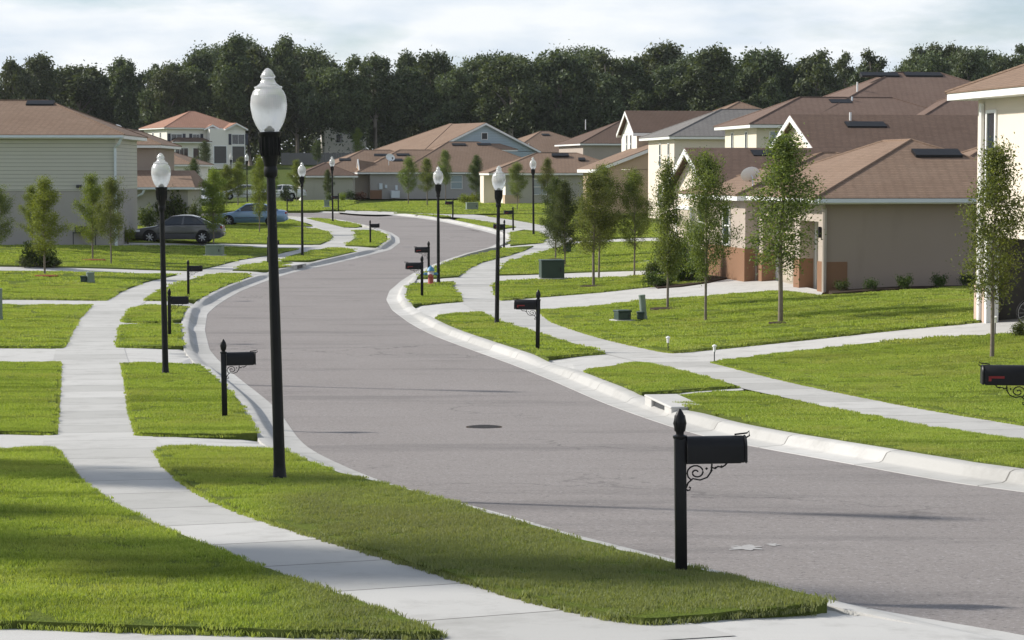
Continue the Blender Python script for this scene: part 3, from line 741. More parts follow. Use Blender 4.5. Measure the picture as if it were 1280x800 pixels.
# ------------------------------------------------------------------ mailboxes
def spiral(cx, cz, r0, r1, a0, turns, n=22):
    return [(cx + (r0 + (r1 - r0) * i / n) * math.cos(a0 + turns * 2 * PI * i / n), 0, cz + (r0 + (r1 - r0) * i / n) * math.sin(a0 + turns * 2 * PI * i / n)) for i in range(n + 1)]
def make_mailbox(flag_side):
    root = thing('mailbox', None, 'mailbox')
    b = MB(); b.rbox(-.043, .043, -.043, .043, -.1, 1.03, .008); b.build('post', M['black'], root, 30)
    b = MB(); b.lathe([(.046, 1.02), (.054, 1.03), (.054, 1.045), (.03, 1.055), (.03, 1.068), (.036, 1.08), (.046, 1.12), (.047, 1.15), (.040, 1.19), (.024, 1.225), (.006, 1.25)], 16)
    for k in range(8):
        a = k * PI / 4; b.tube([(math.cos(a) * q, math.sin(a) * q, z) for q, z in ((.037, 1.08), (.047, 1.14), (.036, 1.20))], .004, 4)
    b.build('finial', M['black'], root, 40)
    # box with a rounded top, long axis +x
    prof = [(-.083, .62), (.083, .62)] + [(.083 * math.cos(a), .735 + .083 * math.sin(a)) for a in np.linspace(0, PI, 13)]
    n = len(prof); V = []; F = []
    xs2 = [.045, .05, .515, .52]; sc_ = [.94, 1, 1, .96]
    for x, s_ in zip(xs2, sc_):
        for (y, z) in prof: V.append((x, y * s_, .715 + (z - .715) * s_))
    for i in range(3):
        for k in range(n): F.append((i * n + k, i * n + (k + 1) % n, (i + 1) * n + (k + 1) % n, (i + 1) * n + k))
    F += [tuple(range(n))[::-1], tuple(range(3 * n, 4 * n))]
    bx = obj('box', V, F, M['black'], root); smooth_mesh(bx.data, 40)
    Vd = []
    for x, s_ in ((.524, 1.0), (.536, 1.05), (.546, .95)):
        for (y, z) in prof: Vd.append((x, y * s_, .715 + (z - .715) * s_))
    Fd = []
    for i in range(2):
        for k in range(n): Fd.append((i * n + k, i * n + (k + 1) % n, (i + 1) * n + (k + 1) % n, (i + 1) * n + k))
    Fd += [tuple(range(n))[::-1], tuple(range(2 * n, 3 * n))]
    bd = obj('box_door', Vd, Fd, M['black'], root); smooth_mesh(bd.data, 40)
    h = MB(); h.tube([(.546, 0, .80), (.575, 0, .815), (.57, 0, .85), (.555, 0, .835), (.50, 0, .83), (.45, 0, .825)], .007, 6); h.build('handle', M['black'], bd, 40)
    f = MB(); y = .089 * flag_side
    f.box(.30, .46, y - .003, y + .003, .685, .708); f.box(.445, .475, y - .003, y + .003, .655, .706)
    f.build('flag', M['red'], root)
    s_ = MB()
    s_.tube(spiral(.13, .52, .012, .085, 0.4, 1.6), .008, 6)
    s_.tube([(.043, 0, .36), (.055, 0, .345), (.075, 0, .35), (.08, 0, .372), (.066, 0, .38)], .008, 6)
    s_.tube([(.043, 0, .37), (.06, 0, .42), (.10, 0, .46), (.16, 0, .445), (.22, 0, .47), (.255, 0, .53), (.26, 0, .60)], .008, 6)
    s_.tube([(.25, 0, .57), (.285, 0, .555), (.31, 0, .575), (.34, 0, .565), (.37, 0, .585), (.39, 0, .612)], .008, 6)
    for c in ((.255, .535), (.29, .56), (.34, .572), (.215, .555)): s_.lathe([(.001, c[1] - .014), (.014, c[1]), (.001, c[1] + .014)], 8, c[0], 0)
    s_.box(.03, .5, -.03, .03, .606, .619)
    s_.build('scroll_bracket', M['black'], root, 40)
    for ch in root.children:
        if ch.name.split('.')[0] in ('box', 'box_door', 'flag', 'scroll_bracket'):
            br = ch.name.startswith('scroll')
            for o_ in [ch] + list(ch.children):
                for v in o_.data.vertices:
                    v.co.x = .043 + (v.co.x - .043) * .91
                    v.co.z = .842 + (v.co.z - .62) * (.78 if br else 1.0)
    return root
mb_p, mb_n = make_mailbox(1), make_mailbox(1)
MG = 'black mailboxes on posts along the kerb'
MAILS = [ # foot, heading of the box, label
 (851.5, 716, 2, 'large black mailbox with pineapple finial in the near verge beside the road'),
 (281, 523, 8, 'black mailbox on the left verge between the nearest two lamp posts'),
 (212, 420, 12, 'black mailbox partly behind the second left lamp post'),
 (235.5, 369, 12, 'black mailbox on left verge below the silver grey sedan'),
 (335, 329, 18, 'black mailbox post mostly hidden behind the nearest lamp post'),
 (463, 304, 14, 'black mailbox on the rounded left verge tip at the far bend'),
 (359, 265, 14, 'small dark mailbox across the street end left of the cream garage house'),
 (1286, 582, 176, 'black mailbox with red flag cut by the right picture edge'),
 (672, 437, 178, 'black mailbox with red flag in the right verge by the wide driveway'),
 (527.5, 371, 184, 'black mailbox with red flag on the small verge with the fire hydrant'),
 (536, 345, 184, 'black mailbox just behind the fire hydrant at the tip of a verge'),
 (630, 309, 186, 'black mailbox half behind a lamp post at the right bend'),
 (641.5, 287, 190, 'black mailbox in the verge before the rounded verge with a lamp'),
 (566, 272, 190, 'small black mailbox in front of the long brown house, right of the three slim trees'),
 (423, 263, 190, 'far mailbox on the lawn edge behind the lamp at the bend')]
for i, (px, py, hd, lb) in enumerate(MAILS):
    p = G(px, py, .03)
    if i == 0: r = mb_p
    elif px == 1286: r = mb_n
    elif hd > 90: r = dup(mb_n, p)
    else: r = dup(mb_p, p)
    r.location = p; r['label'] = lb; r['group'] = MG
    if px == 1286: r.scale = (1.15,) * 3
    lean = {0: -.8, 2: 0}.get(i, random.uniform(-.8, .8))
    r.rotation_euler = (Matrix.Rotation(math.radians(lean), 3, 'Y') @ Matrix.Rotation(math.radians(hd), 3, 'Z')).to_euler()

# ------------------------------------------------------------------ hydrant
p = G(538.5, 355.5, .03)
hy = thing('fire_hydrant', 'small fire hydrant with red barrel, pale shoulders and blue bonnet on the verge', 'fire hydrant', p)
M['hyd_red'] = m_plain('hydrant_red', (.42, .10, .085), .5); M['hyd_blue'] = m_plain('hydrant_blue', (.10, .26, .42), .5); M['hyd_white'] = m_plain('hydrant_white', (.62, .62, .64), .5)
b = MB(); b.lathe([(.16, 0), (.16, .03), (.115, .04), (.105, .1), (.105, .36)], 18); b.build('barrel', M['hyd_red'], hy, 40)
b = MB(); b.lathe([(.112, .355), (.135, .37), (.135, .42), (.115, .44), (.115, .52)], 18); b.build('shoulder', M['hyd_white'], hy, 40)
b = MB(); b.lathe([(.15, .515), (.155, .53), (.14, .56), (.115, .62), (.07, .67), (.03, .69), (.03, .73), (.001, .735)], 18); b.build('bonnet', M['hyd_blue'], hy, 40)
for sx_ in (-1, 1):
    b = MB(); b.lathe([(.05, 0), (.055, .1), (.065, .11), (.065, .15), (.03, .16), (.03, .19)], 14, axis='x'); b.v = [(sx_ * (.09 + x), y, z + .40) for x, y, z in b.v]; b.build('side_outlet', M['hyd_blue'], hy, 40)
b = MB(); b.lathe([(.065, 0), (.065, .08), (.08, .09), (.08, .14), (.035, .15), (.035, .18)], 14, axis='y'); b.v = [(x, -.09 - y, z + .33) for x, y, z in b.v]; b.build('front_outlet', M['hyd_red'], hy, 40)

# ------------------------------------------------------------------ utility boxes
def transformer(px, py, w, d, h, label, mat, rz=0, pad=True):
    p = G(px, py, .03); r = thing('transformer_box', label, 'utility box', p, rz)
    if pad: b = MB(); b.rbox(-w / 2 - .1, w / 2 + .1, -d / 2 - .1, d / 2 + .1, -.1, .06, .015); b.build('pad', M['conc_obj'], r)
    b = MB(); b.rbox(-w / 2, w / 2, -d / 2, d / 2, .06, h - .06, .02); b.build('cabinet', mat, r)
    b = MB(); b.rbox(-w / 2 - .02, w / 2 + .02, -d / 2 - .02, d / 2 + .02, h - .06, h, .02); b.build('lid', mat, r)
    b = MB(); b.rbox(w * .30, w * .36, -d / 2 - .03, -d / 2, h * .4, h * .62, .008); b.build('latch', M['dark_plastic'], r)
    return r
transformer(689.5, 349, .92, .8, .78, 'dark green utility transformer on the lawn between two right hand driveways', M['elec'], .12)
transformer(268.5, 320, .80, .7, .55, 'low grey green utility cabinet on the lawn just right of the silver grey sedan', M['elec_grey'], -.05)
transformer(709, 316, .36, .32, .48, 'narrow dark utility box at the foot of the slim tree pair by the right pavement', M['elec'], .1, False)
transformer(778, 402, .40, .36, .34, 'squat green utility box with a pale left side near the tall pedestal post', M['elec'], .35)
transformer(800.5, 401.5, .19, .2, .28, 'very small dark utility box touching the tall grey green pedestal', M['elec'], 0, False)
transformer(590, 262.5, .95, .5, .62, 'grey utility cabinet on the far lawn before the yellow green bushes', M['elec_grey'], .2)
transformer(408.5, 259, .42, .4, .62, 'small grey utility box on the far lawn behind the bend', M['elec_grey'], 0)
transformer(104.5, 354.5, .2, .2, .3, 'very small dark box beside the stubby rounded pedestal on the left lawn', M['elec'], 0, False)
def pedestal(px, py, rad, h, label, lean=0):
    r = thing('cable_pedestal', label, 'utility pedestal', G(px, py, .03)); r.rotation_euler = (0, math.radians(lean), 0)
    b = MB(); b.lathe([(rad * 1.12, -.1), (rad * 1.12, .12), (rad, .13), (rad, h - .03)], 16); b.build('tube', M['elec_grey'], r, 40)
    b = MB(); b.lathe([(rad * 1.06, h - .05), (rad * 1.06, h - .01), (rad * .8, h), (.001, h + .004)], 16); b.build('cap', M['elec_grey'], r, 40)
pedestal(805, 401, .095, .76, 'tall leaning grey green pedestal post on the right lawn', -5)
pedestal(113, 354.5, .16, .45, 'stubby rounded grey green pedestal on the left lawn')
pedestal(-1, 401, .10, .95, 'pale pedestal post at the left picture edge')

# little garden lights
def garden_light(px, py, label, h=.42):
    r = thing('garden_light', label, 'garden light', G(px, py, .05), 0, 'white stake lights by the right driveways')
    b = MB(); b.lathe([(.012, -.05), (.012, h - .12)], 8); b.build('stake', M['dark_plastic'], r, 40)
    b = MB(); b.lathe([(.03, h - .13), (.035, h - .02), (.055, h - .015), (.05, h + .01), (.012, h + .03), (.001, h + .035)], 12); b.build('lamp_head', M['white'], r, 40)
garden_light(835, 437.5, 'white stake light at the tip of the lawn with three trees', .3)
garden_light(893, 449, 'white stake light at tip of the lawn below the right driveway', .3)
garden_light(1244, 419, 'white stake light beside the trunk of the rightmost tree', .42)
garden_light(935, 348, 'taller white stake light by the garage porch', .55)

# manhole and storm inlets
M['iron'] = m_plain('weathered_iron', (.065, .06, .058), .7, .3, 0, .3, 12)
p = G(605, 534, -.15)
mh = thing('manhole_cover', 'dark round manhole cover in the road surface', 'manhole cover', p)
b = MB(); b.lathe([(.29, -.02), (.29, .006), (.255, .007)], 28); b.build('ring', M['mulch'], mh)
b = MB(); b.lathe([(.25, -.02), (.25, .010), (.001, .0101)], 28)
for i in range(-4, 5):
    q = math.sqrt(.24**2 - (i * .055)**2); b.box(-q, q, i * .055 - .012, i * .055 + .012, .010, .014)
b.build('cover', M['iron'], mh)
def inlet(px, py, rz, label, w=1.05):
    r = thing('storm_drain', label, 'storm drain', G(px, py, -.10), rz)
    b = MB(); b.rbox(-w / 2 - .55, w / 2 + .55, .34, .95, .125, .168, .02)
    b.rbox(-w / 2 - .545, -w / 2, .35, .94, -.15, .155, .03); b.rbox(w / 2, w / 2 + .545, .35, .94, -.15, .155, .03); b.build('concrete_top', M['conc_drive'], r)
    b = MB(); b.box(-w / 2 + .005, w / 2 - .005, .40, .93, -.17, .126); b.build('opening', M['dark_plastic'], r)  # solid dark box stands in for the shade inside the slot
    return r
inlet(797, 513, 0, 'concrete storm drain inlet with dark slot in the right kerb').rotation_euler.z = math.atan2(G(756, 503).y - G(840, 533).y, G(756, 503).x - G(840, 533).x) + PI
inlet(385, 335, 0, 'concrete storm drain inlet in the left kerb below the third lamp').rotation_euler.z = math.atan2(G(410, 331).y - G(360, 342).y, G(410, 331).x - G(360, 342).x) 
M['splash'] = m_plain('worn_paint', (.36, .35, .34), .9, .15, 0, .3, 30)
# pale paint splashes on the asphalt
for k, (px, py, a_, b_, lb) in enumerate([(932, 684.5, .15, .035, 'long pale paint splash on the asphalt right of the near mailbox'), (966, 681, .06, .015, 'tiny pale paint splash on the asphalt near the longer one')]):
    p = G(px, py, -.146); n = 40
    rr_ = [.85 + .8 * noise.noise(Vector((math.cos(2 * PI * i / n) * 2.6, math.sin(2 * PI * i / n) * 2.6, k * 5 + 2))) for i in range(n)]
    tag(obj('paint_splash', [(p.x + a_ * math.cos(2 * PI * i / n) * rr_[i], p.y + 6 * b_ * math.sin(2 * PI * i / n) * rr_[i], float(terrain(p.x, p.y + 6 * b_ * math.sin(2 * PI * i / n) * rr_[i])) - .145) for i in range(n)], [tuple(range(n))], M['splash']), lb, 'paint mark')

# ------------------------------------------------------------------ cars
def make_car(name, label, paint, loc, rz, L=4.7):
    r = thing(name, label, 'car', loc, rz)
    st = [(0, .36, .60, .60), (.06, .26, .66, .70), (.22, .22, .72, .80), (.55, .20, .79, .86), (.95, .20, .85, .88), (1.30, .20, .92, .89), (1.5, .20, .96, .90), (2.4, .20, .98, .905), (3.3, .20, .99, .90), (3.75, .20, 1.0, .88),
          (4.2, .22, 1.02, .85), (4.5, .26, .99, .80), (4.64, .34, .93, .74), (4.70, .42, .80, .66)]
    V = []; F = []
    def ring(x, zb, zt, hw):
        a = [(-hw * .9, zb), (-hw * .99, zb + .10), (-hw, zb + (zt - zb) * .55), (-hw * .975, zt - .07), (-hw * .9, zt - .015), (-hw * .5, zt + .012), (0, zt + .02)]
        return a + [(-y, z) for y, z in a[-2::-1]]
    for x, zb, zt, hw in st:
        for y, z in ring(x, zb, zt, hw): V.append((x - L / 2, y, z))
    n = 13
    for i in range(len(st) - 1):
        for k in range(n): F.append((i * n + k, i * n + (k + 1) % n, (i + 1) * n + (k + 1) % n, (i + 1) * n + k))
    F += [tuple(range(n)), tuple(range((len(st) - 1) * n, len(st) * n))[::-1]]
    b = MB(); b.add(V, F); b.build('body', paint, r, 45)
    # greenhouse: glass, then roof and pillars in paint
    belt = [(1.32, .945), (2.4, .975), (3.3, .985), (4.12, 1.0)]; roofl = [(2.05, 1.40), (2.5, 1.445), (3.0, 1.44), (3.42, 1.36)]
    b = MB()
    for sgn in (-1, 1):
        pass
    Vg = [(x - L / 2, -.82, z) for x, z in belt] + [(x - L / 2, -.60, z - .012) for x, z in roofl] + [(x - L / 2, .82, z) for x, z in belt] + [(x - L / 2, .60, z - .012) for x, z in roofl]
    Fg = []
    for o_ in (0, 8):
        for k in range(3): Fg.append((o_ + k, o_ + k + 1, o_ + 5 + k, o_ + 4 + k))
    for k in range(3): Fg.append((4 + k, 5 + k, 13 + k, 12 + k))
    Fg += [(0, 4, 12, 8), (3, 11, 15, 7), (0, 8, 9, 1), (1, 9, 10, 2), (2, 10, 11, 3)]
    b.add(Vg, Fg); b.build('window', M['glass'], r)
    b = MB()
    ro = [(1.98, 1.385), (2.1, 1.425), (2.5, 1.465), (2.8, 1.47), (3.1, 1.455), (3.5, 1.35)]
    Vr = []; Fr = []
    for x, z in ro:
        for y, dz in ((-.66, -.075), (-.62, -.02), (-.4, 0), (0, .012), (.4, 0), (.62, -.02), (.66, -.075)): Vr.append((x - L / 2, y, z + dz))
    for i in range(len(ro) - 1):
        for k in range(6): Fr.append((i * 7 + k, i * 7 + k + 1, (i + 1) * 7 + k + 1, (i + 1) * 7 + k))
    Fr += [tuple(i * 7 for i in range(6))[::-1] + (), ]
    Fr = Fr[:-1]
    b.add(Vr, Fr)
    for sy in (-1, 1):
        def bar(p0, p1, w0, w1):
            (x0, y0, z0), (x1, y1, z1) = p0, p1
            b.add([(x0 - w0 - L / 2, sy * y0, z0), (x0 + w0 - L / 2, sy * y0, z0), (x1 + w1 - L / 2, sy * y1, z1), (x1 - w1 - L / 2, sy * y1, z1),
                   (x0 - w0 - L / 2, sy * (y0 - .04), z0), (x0 + w0 - L / 2, sy * (y0 - .04), z0), (x1 + w1 - L / 2, sy * (y1 - .04), z1), (x1 - w1 - L / 2, sy * (y1 - .04), z1)],
                  [(0, 1, 2, 3), (7, 6, 5, 4), (0, 4, 5, 1), (1, 5, 6, 2), (2, 6, 7, 3), (3, 7, 4, 0)])
        bar((1.36, .83, .93), (2.06, .64, 1.39), .06, .05); bar((2.62, .832, .96), (2.68, .628, 1.42), .045, .04); bar((4.0, .825, .98), (3.36, .632, 1.36), .20, .10)
    b.build('roof', paint, r, 40)
    for wx in (.93, 3.66):
        for sy in (-1, 1):
            b = MB(); b.lathe([(.37, -.02), (.37, .0)], 24, axis='y'); b.v = [(x + wx - L / 2, sy * (.893 + (y if sy > 0 else y)), z + .34) for x, y, z in b.v]; ar = b.build('wheel_arch', M['rubber'], r)
            w_ = MB(); w_.lathe([(.22, 0), (.30, .0), (.325, .03), (.325, .18), (.30, .205), (.225, .205)], 26, axis='y'); w_.v = [(x + wx - L / 2, sy * (.715 + y), z + .325) for x, y, z in w_.v]
            wo_ = w_.build('wheel', M['rubber'], r, 35)
            q = MB(); q.lathe([(.225, .17), (.225, .195), (.20, .20), (.19, .185), (.03, .185)], 26, axis='y')
            for k in range(7):
                a = k * 2 * PI / 7; c, s_ = math.cos(a), math.sin(a)
                q.tube([(c * .03, .205, s_ * .03), (c * .20, .21, s_ * .20)], .026, 6)
            q.lathe([(.05, .18), (.05, .225), (.02, .23)], 12, axis='y')
            q.v = [(x + wx - L / 2, sy * (.715 + y), z + .325) for x, y, z in q.v]; q.build('rim', M['rim'], wo_, 35)
    for sy in (-1, 1):
        b = MB(); b.rbox(.10 - L / 2, .42 - L / 2, min(sy * .56, sy * .845), max(sy * .56, sy * .845), .585, .70, .03); b.build('headlight', M['lamp_clear'], r, 40)
        b = MB(); b.rbox(4.42 - L / 2, 4.685 - L / 2, min(sy * .50, sy * .755), max(sy * .50, sy * .755), .76, .90, .03); b.build('taillight', M['lamp_red'], r, 40)
        b = MB(); b.rbox(1.60 - L / 2, 1.74 - L / 2, min(sy * .86, sy * 1.03), max(sy * .86, sy * 1.03), .94, 1.06, .03); b.build('mirror', paint, r, 40)
        for hx in (2.42, 3.35):
            b = MB(); b.rbox(hx - L / 2, hx + .18 - L / 2, min(sy * .895, sy * .92), max(sy * .895, sy * .92), .82, .85, .006); b.build('door_handle', paint, r)
        b = MB(); b.box(1.35 - L / 2, 3.25 - L / 2, min(sy * .903, sy * .909), max(sy * .903, sy * .909), .50, .54); b.build('side_strip', M['dark_plastic'], r)
    b = MB(); b.rbox(-.035 - L / 2, .10 - L / 2, -.62, .62, .30, .47, .03); b.rbox(4.62 - L / 2, 4.755 - L / 2, -.66, .66, .36, .55, .03); b.build('bumper', paint, r, 40)
    b = MB(); b.rbox(-.012 - L / 2, .06 - L / 2, -.36, .36, .50, .60, .01); b.build('grille', M['dark_plastic'], r)
    b = MB(); b.box(4.70 - L / 2, 4.757 - L / 2 + .004, -.15, .15, .62, .74); b.build('number_plate', M['white'], r)
    return r
c_grey = m_car('grey_car_paint', (.105, .107, .115), .6); c_blue = m_car('light_blue_car_paint', (.18, .29, .45), .4); c_white = m_car('white_car_paint', (.75, .76, .77), 0)
p = G(224, 303.5, 0); make_car('sedan', 'silver grey four-door sedan parked facing left in front of the low wing', c_grey, p, .03)
p = G(314, 282.5, 0); make_car('sedan', 'light blue sedan parked facing left, half behind the nearest lamp post', c_blue, p + Vector((0, 0, .03)), .06)
p = G(238, 259, 0); make_car('parked_car', 'white car parked far off behind the yellow green tree by the grey sedan', c_white, p + Vector((0, 4, .05)), 1.9)
p = G(303, 250, 0); make_car('parked_car', 'white car in the far driveway left of the nearest lamp post globe pole', c_white, p + Vector((0, 0, .05)), .3)
p = G(352, 250, 0); make_car('parked_car', 'white car parked far off just right of the nearest lamp post', c_white, p + Vector((0, 0, .05)), -.2)

# ------------------------------------------------------------------ satellite dishes are added after the houses
def dish(loc, label, face, sc_=1.0):
    r = thing('satellite_dish', label, 'satellite dish', loc, face, None); r.scale = (sc_,) * 3
    V = []; F = []; n = 20; m = 5
    for i in range(m + 1):
        q = i / m
        for k in range(n):
            a = 2 * PI * k / n; V.append((.33 * q * math.cos(a), -.09 * (q * q), .27 * q * math.sin(a)))
    for i in range(m):
        for k in range(n): F.append((i * n + k, i * n + (k + 1) % n, (i + 1) * n + (k + 1) % n, (i + 1) * n + k))
    V2 = [(x, y + .02, z) for x, y, z in V]; N0 = len(V)
    F2 = [tuple(i + N0 for i in f)[::-1] for f in F]
    Rm = Matrix.Rotation(math.radians(-28), 3, 'X')
    obj('reflector', [Rm @ Vector(v) + Vector((0, 0, .55)) for v in V + V2], F + F2, M['white'], r, smooth=50)
    b = MB(); b.tube([(0, .03, .55), (0, .12, .45), (0, .12, 0)], .02, 8); b.build('mast', M['gutter'], r, 40)
    b = MB(); b.tube([(0, -.02, .36), (0, -.30, .42), (0, -.34, .52)], .012, 6); b.rbox(-.04, .04, -.37, -.30, .50, .60, .01); b.build('feed_arm', M['dark_plastic'], r, 40)
    return r
# ------------------------------------------------------------------ houses
class House:
    """local axes: u to the right along the side facing the viewer, v away from the viewer, z up from the ground at the near street corner"""
    def __init__(s, name, label, loc, a, cat='house'):
        s.r = thing(name, label, cat, loc, a); s.i = 0
    def walls(s, blocks, mat, name='wall'):
        b = MB()
        if name == 'wainscot':
            for q in blocks: MB().box(*q).build(name, mat, s.r)
            return
        for q in blocks: b.box(*q)
        return b.build(name, mat, s.r)
    def slab(s, u0, u1, v0, v1, z, oh, h=.17):
        s.i += 1; e = .004 * s.i
        b = MB(); b.box(u0 - oh, u1 + oh, v0 - oh, v1 + oh, z + e, z + h); return b
    def hip(s, u0, u1, v0, v1, z, mat, pitch=.42, oh=.42, parent=None, fmat=None, vents=()):
        """hip roof over a rectangle with its fascia; returns the roof object"""
        U0, U1, V0, V1 = u0 - oh - .03, u1 + oh + .03, v0 - oh - .03, v1 + oh + .03
        w = min(U1 - U0, V1 - V0) / 2; zt = z + .175; zr = zt + .03 + w * pitch
        if U1 - U0 >= V1 - V0: ra, rb = (U0 + w, (V0 + V1) / 2, zr), (U1 - w, (V0 + V1) / 2, zr)
        else: ra, rb = ((U0 + U1) / 2, V0 + w, zr), ((U0 + U1) / 2, V1 - w, zr)
        V = [(U0, V0, zt), (U1, V0, zt), (U1, V1, zt), (U0, V1, zt), (U0, V0, zt + .03), (U1, V0, zt + .03), (U1, V1, zt + .03), (U0, V1, zt + .03), ra, rb]
        F = [(0, 3, 2, 1), (0, 1, 5, 4), (1, 2, 6, 5), (2, 3, 7, 6), (3, 0, 4, 7)]
        if U1 - U0 >= V1 - V0: F += [(4, 5, 9, 8), (5, 6, 9), (6, 7, 8, 9), (7, 4, 8)]
        else: F += [(4, 5, 8), (5, 6, 9, 8), (6, 7, 9), (7, 4, 8, 9)]
        b = MB(); b.add(V, F)
        ro = b.build('roof', mat, s.r)
        c = MB()   # hip and ridge caps
        for a, q in (((U0, V0, zt + .03), ra), ((U1, V0, zt + .03), rb if U1 - U0 >= V1 - V0 else ra), ((U0, V1, zt + .03), ra if U1 - U0 >= V1 - V0 else rb), ((U1, V1, zt + .03), rb), (ra, rb)):
            c.tube([Vector(a) + Vector((0, 0, .0)), Vector(q)], .05, 5)
        c.build('ridge_cap', mat, ro)
        s.slab(u0, u1, v0, v1, z, oh).build('fascia', fmat or M['white'], s.r)
        s.zr = zr
        return ro
    def gable(s, u0, u1, v0, v1, z, mat, axis='u', pitch=.42, oh=.35, wmat=None, rake=.3, name='roof'):
        """gable roof; ridge along axis; white raking boards; the gable triangles are wall"""
        if axis == 'u': a0, a1, b0, b1 = u0 - rake, u1 + rake, v0 - oh, v1 + oh
        else: a0, a1, b0, b1 = v0 - rake, v1 + rake, u0 - oh, u1 + oh
        m = (b0 + b1) / 2; zr = z + (b1 - b0) / 2 * pitch; th = .12
        def X(a, b_, zz): return (a, b_, zz) if axis == 'u' else (b_, a, zz)
        b = MB()
        for bb in (b0, b1):
            V = [X(a0, bb, z + .05), X(a1, bb, z + .05), X(a1, m, zr + .05), X(a0, m, zr + .05), X(a0, bb, z + .05 + th), X(a1, bb, z + .05 + th), X(a1, m, zr + .05 + th), X(a0, m, zr + .05 + th)]
            b.add(V, [(0, 1, 2, 3), (4, 5, 6, 7), (0, 1, 5, 4), (1, 2, 6, 5), (2, 3, 7, 6), (3, 0, 4, 7)])
        ro = b.build(name, mat, s.r)
        f = MB()
        for aa, q in ((a0 - .03, a0 + .02), (a1 - .02, a1 + .03)):
            for bb in (b0, b1):
                V = [X(x, y, zz) for x in (aa, q) for y, zz in ((bb, z - .12), (m, zr - .12), (m, zr + .12), (bb, z + .12))]
                f.add(V, [(0, 1, 2, 3), (4, 7, 6, 5), (0, 4, 5, 1), (1, 5, 6, 2), (2, 6, 7, 3), (3, 7, 4, 0)])
        for bb in (b0, b1):
            d_ = -.02 if bb == b0 else .02
            lo, hi = min(bb, bb + d_), max(bb, bb + d_)
            if axis == 'u': f.box(a0 + .02, a1 - .02, lo, hi, z - .10, z + .13)
            else: f.box(lo, hi, a0 + .02, a1 - .02, z - .10, z + .13)
        f.build('fascia', M['white'], s.r)
        if wmat is not None:
            g = MB(); i0, i1 = a0 + rake + .003, a1 - rake - .003; c0, c1 = b0 + oh, b1 - oh; zb = z + oh * pitch - .02
            V = [X(i0, c0, zb), X(i0, c1, zb), X(i0, m, zr - .01), X(i1, c0, zb), X(i1, c1, zb), X(i1, m, zr - .01)]
            # carried down 1 cm into the wall below
            g.add(V, [(0, 1, 2), (3, 5, 4), (0, 3, 4, 1), (1, 4, 5, 2), (2, 5, 3, 0)]); g.build('gable_wall', wmat, s.r)
        s.zr = zr
        return ro
    def opening(s, name, face, at, c, z0, w, h, frame=.07, fmat=None, pmat=None, bars=(1, 1), out=.05):
        """window: frame standing proud of the wall, glass recessed in it. face 'street' is the plane u=at looking -u; 'side' the plane v=at looking -v"""
        fr = MB(); c0, c1 = c - w / 2, c + w / 2
        def bx(mb, x0, x1, d0, d1, za, zb):
            if face == 'street': mb.box(at - d1, at - d0, x0, x1, za, zb)
            else: mb.box(x0, x1, at - d1, at - d0, za, zb)
        bx(fr, c0 - frame, c0, -.02, out, z0 - frame, z0 + h + frame); bx(fr, c1, c1 + frame, -.02, out, z0 - frame, z0 + h + frame)
        bx(fr, c0, c1, -.02, out, z0 + h, z0 + h + frame); bx(fr, c0, c1, -.02, out + .02, z0 - frame, z0)
        nx_, ny_ = bars
        for i in range(1, nx_): x = c0 + w * i / nx_; bx(fr, x - .02, x + .02, -.02, out - .012, z0, z0 + h)
        for j in range(1, ny_): zz = z0 + h * j / ny_; bx(fr, c0, c1, -.02, out - .015, zz - .025, zz + .025)
        fo = fr.build(name, fmat or M['white'], s.r)
        pn = MB(); bx(pn, c0, c1, -.01, .012, z0, z0 + h); pn.build('pane', pmat or M['glass'], fo)
        return fo
    def garage(s, face, at, c, z0, w, h, mat=None, panels=4, deep=.25):
        """panelled garage door set back in a reveal frame"""
        fr = MB(); c0, c1 = c - w / 2, c + w / 2
        def bx(mb, x0, x1, d0, d1, za, zb):
            if face == 'street': mb.box(at - d1, at - d0, x0, x1, za, zb)
            else: mb.box(x0, x1, at - d1, at - d0, za, zb)
        bx(fr, c0 - .12, c0, -.03, .05, z0, z0 + h + .12); bx(fr, c1, c1 + .12, -.03, .05, z0, z0 + h + .12); bx(fr, c0, c1, -.03, .05, z0 + h, z0 + h + .12)
        dr = MB()
        for k in range(panels):
            za, zb = z0 + h * k / panels, z0 + h * (k + 1) / panels - .015; bx(dr, c0, c1, -.02, .006, za, zb)
            m = max(2, int(w / .6))
            for q in range(m):
                xa = c0 + w * (q + .12) / m; xb = c0 + w * (q + .88) / m; bx(dr, xa, xb, 0, .016, za + .09, zb - .08)
        d = dr.build('garage_door', mat or M['door_tan'], s.r); fr.build('door_frame', M['white'], d)
        return d
    def gutter(s, p0, p1, mat=None, r=.06):
        b = MB(); p0, p1 = Vector(p0), Vector(p1); x0, x1 = sorted((p0.x, p1.x)); y0, y1 = sorted((p0.y, p1.y))
        if x1 - x0 > y1 - y0: b.box(x0, x1, y0 - .11, y0, p0.z, p0.z + .12)
        else: b.box(x0 - .11, x0, y0, y1, p0.z, p0.z + .12)
        b.build('gutter', mat or M['gutter'], s.r)
    def downspout(s, pts, mat=None):
        b = MB(); b.tube(pts, .075, 6); b.build('downspout', mat or M['gutter'], s.r)
    def vent(s, u, v, z, w=1.2, slope=None, mat=None):
        """low ridge vent hood on the slope facing the viewer"""
        b = MB(); b.add([(u - w / 2, v - .28, z - .10), (u + w / 2, v - .28, z - .10), (u + w / 2, v - .28, z - .02), (u - w / 2, v - .28, z - .02), (u - w / 2, v + .3, z - .1), (u + w / 2, v + .3, z - .1), (u + w / 2, v + .2, z + .19), (u - w / 2, v + .2, z + .19)],
                        [(0, 1, 2, 3), (4, 7, 6, 5), (3, 2, 6, 7), (0, 3, 7, 4), (1, 5, 6, 2), (0, 4, 5, 1)])
        b.build('roof_vent', mat or M['black'], s.r)
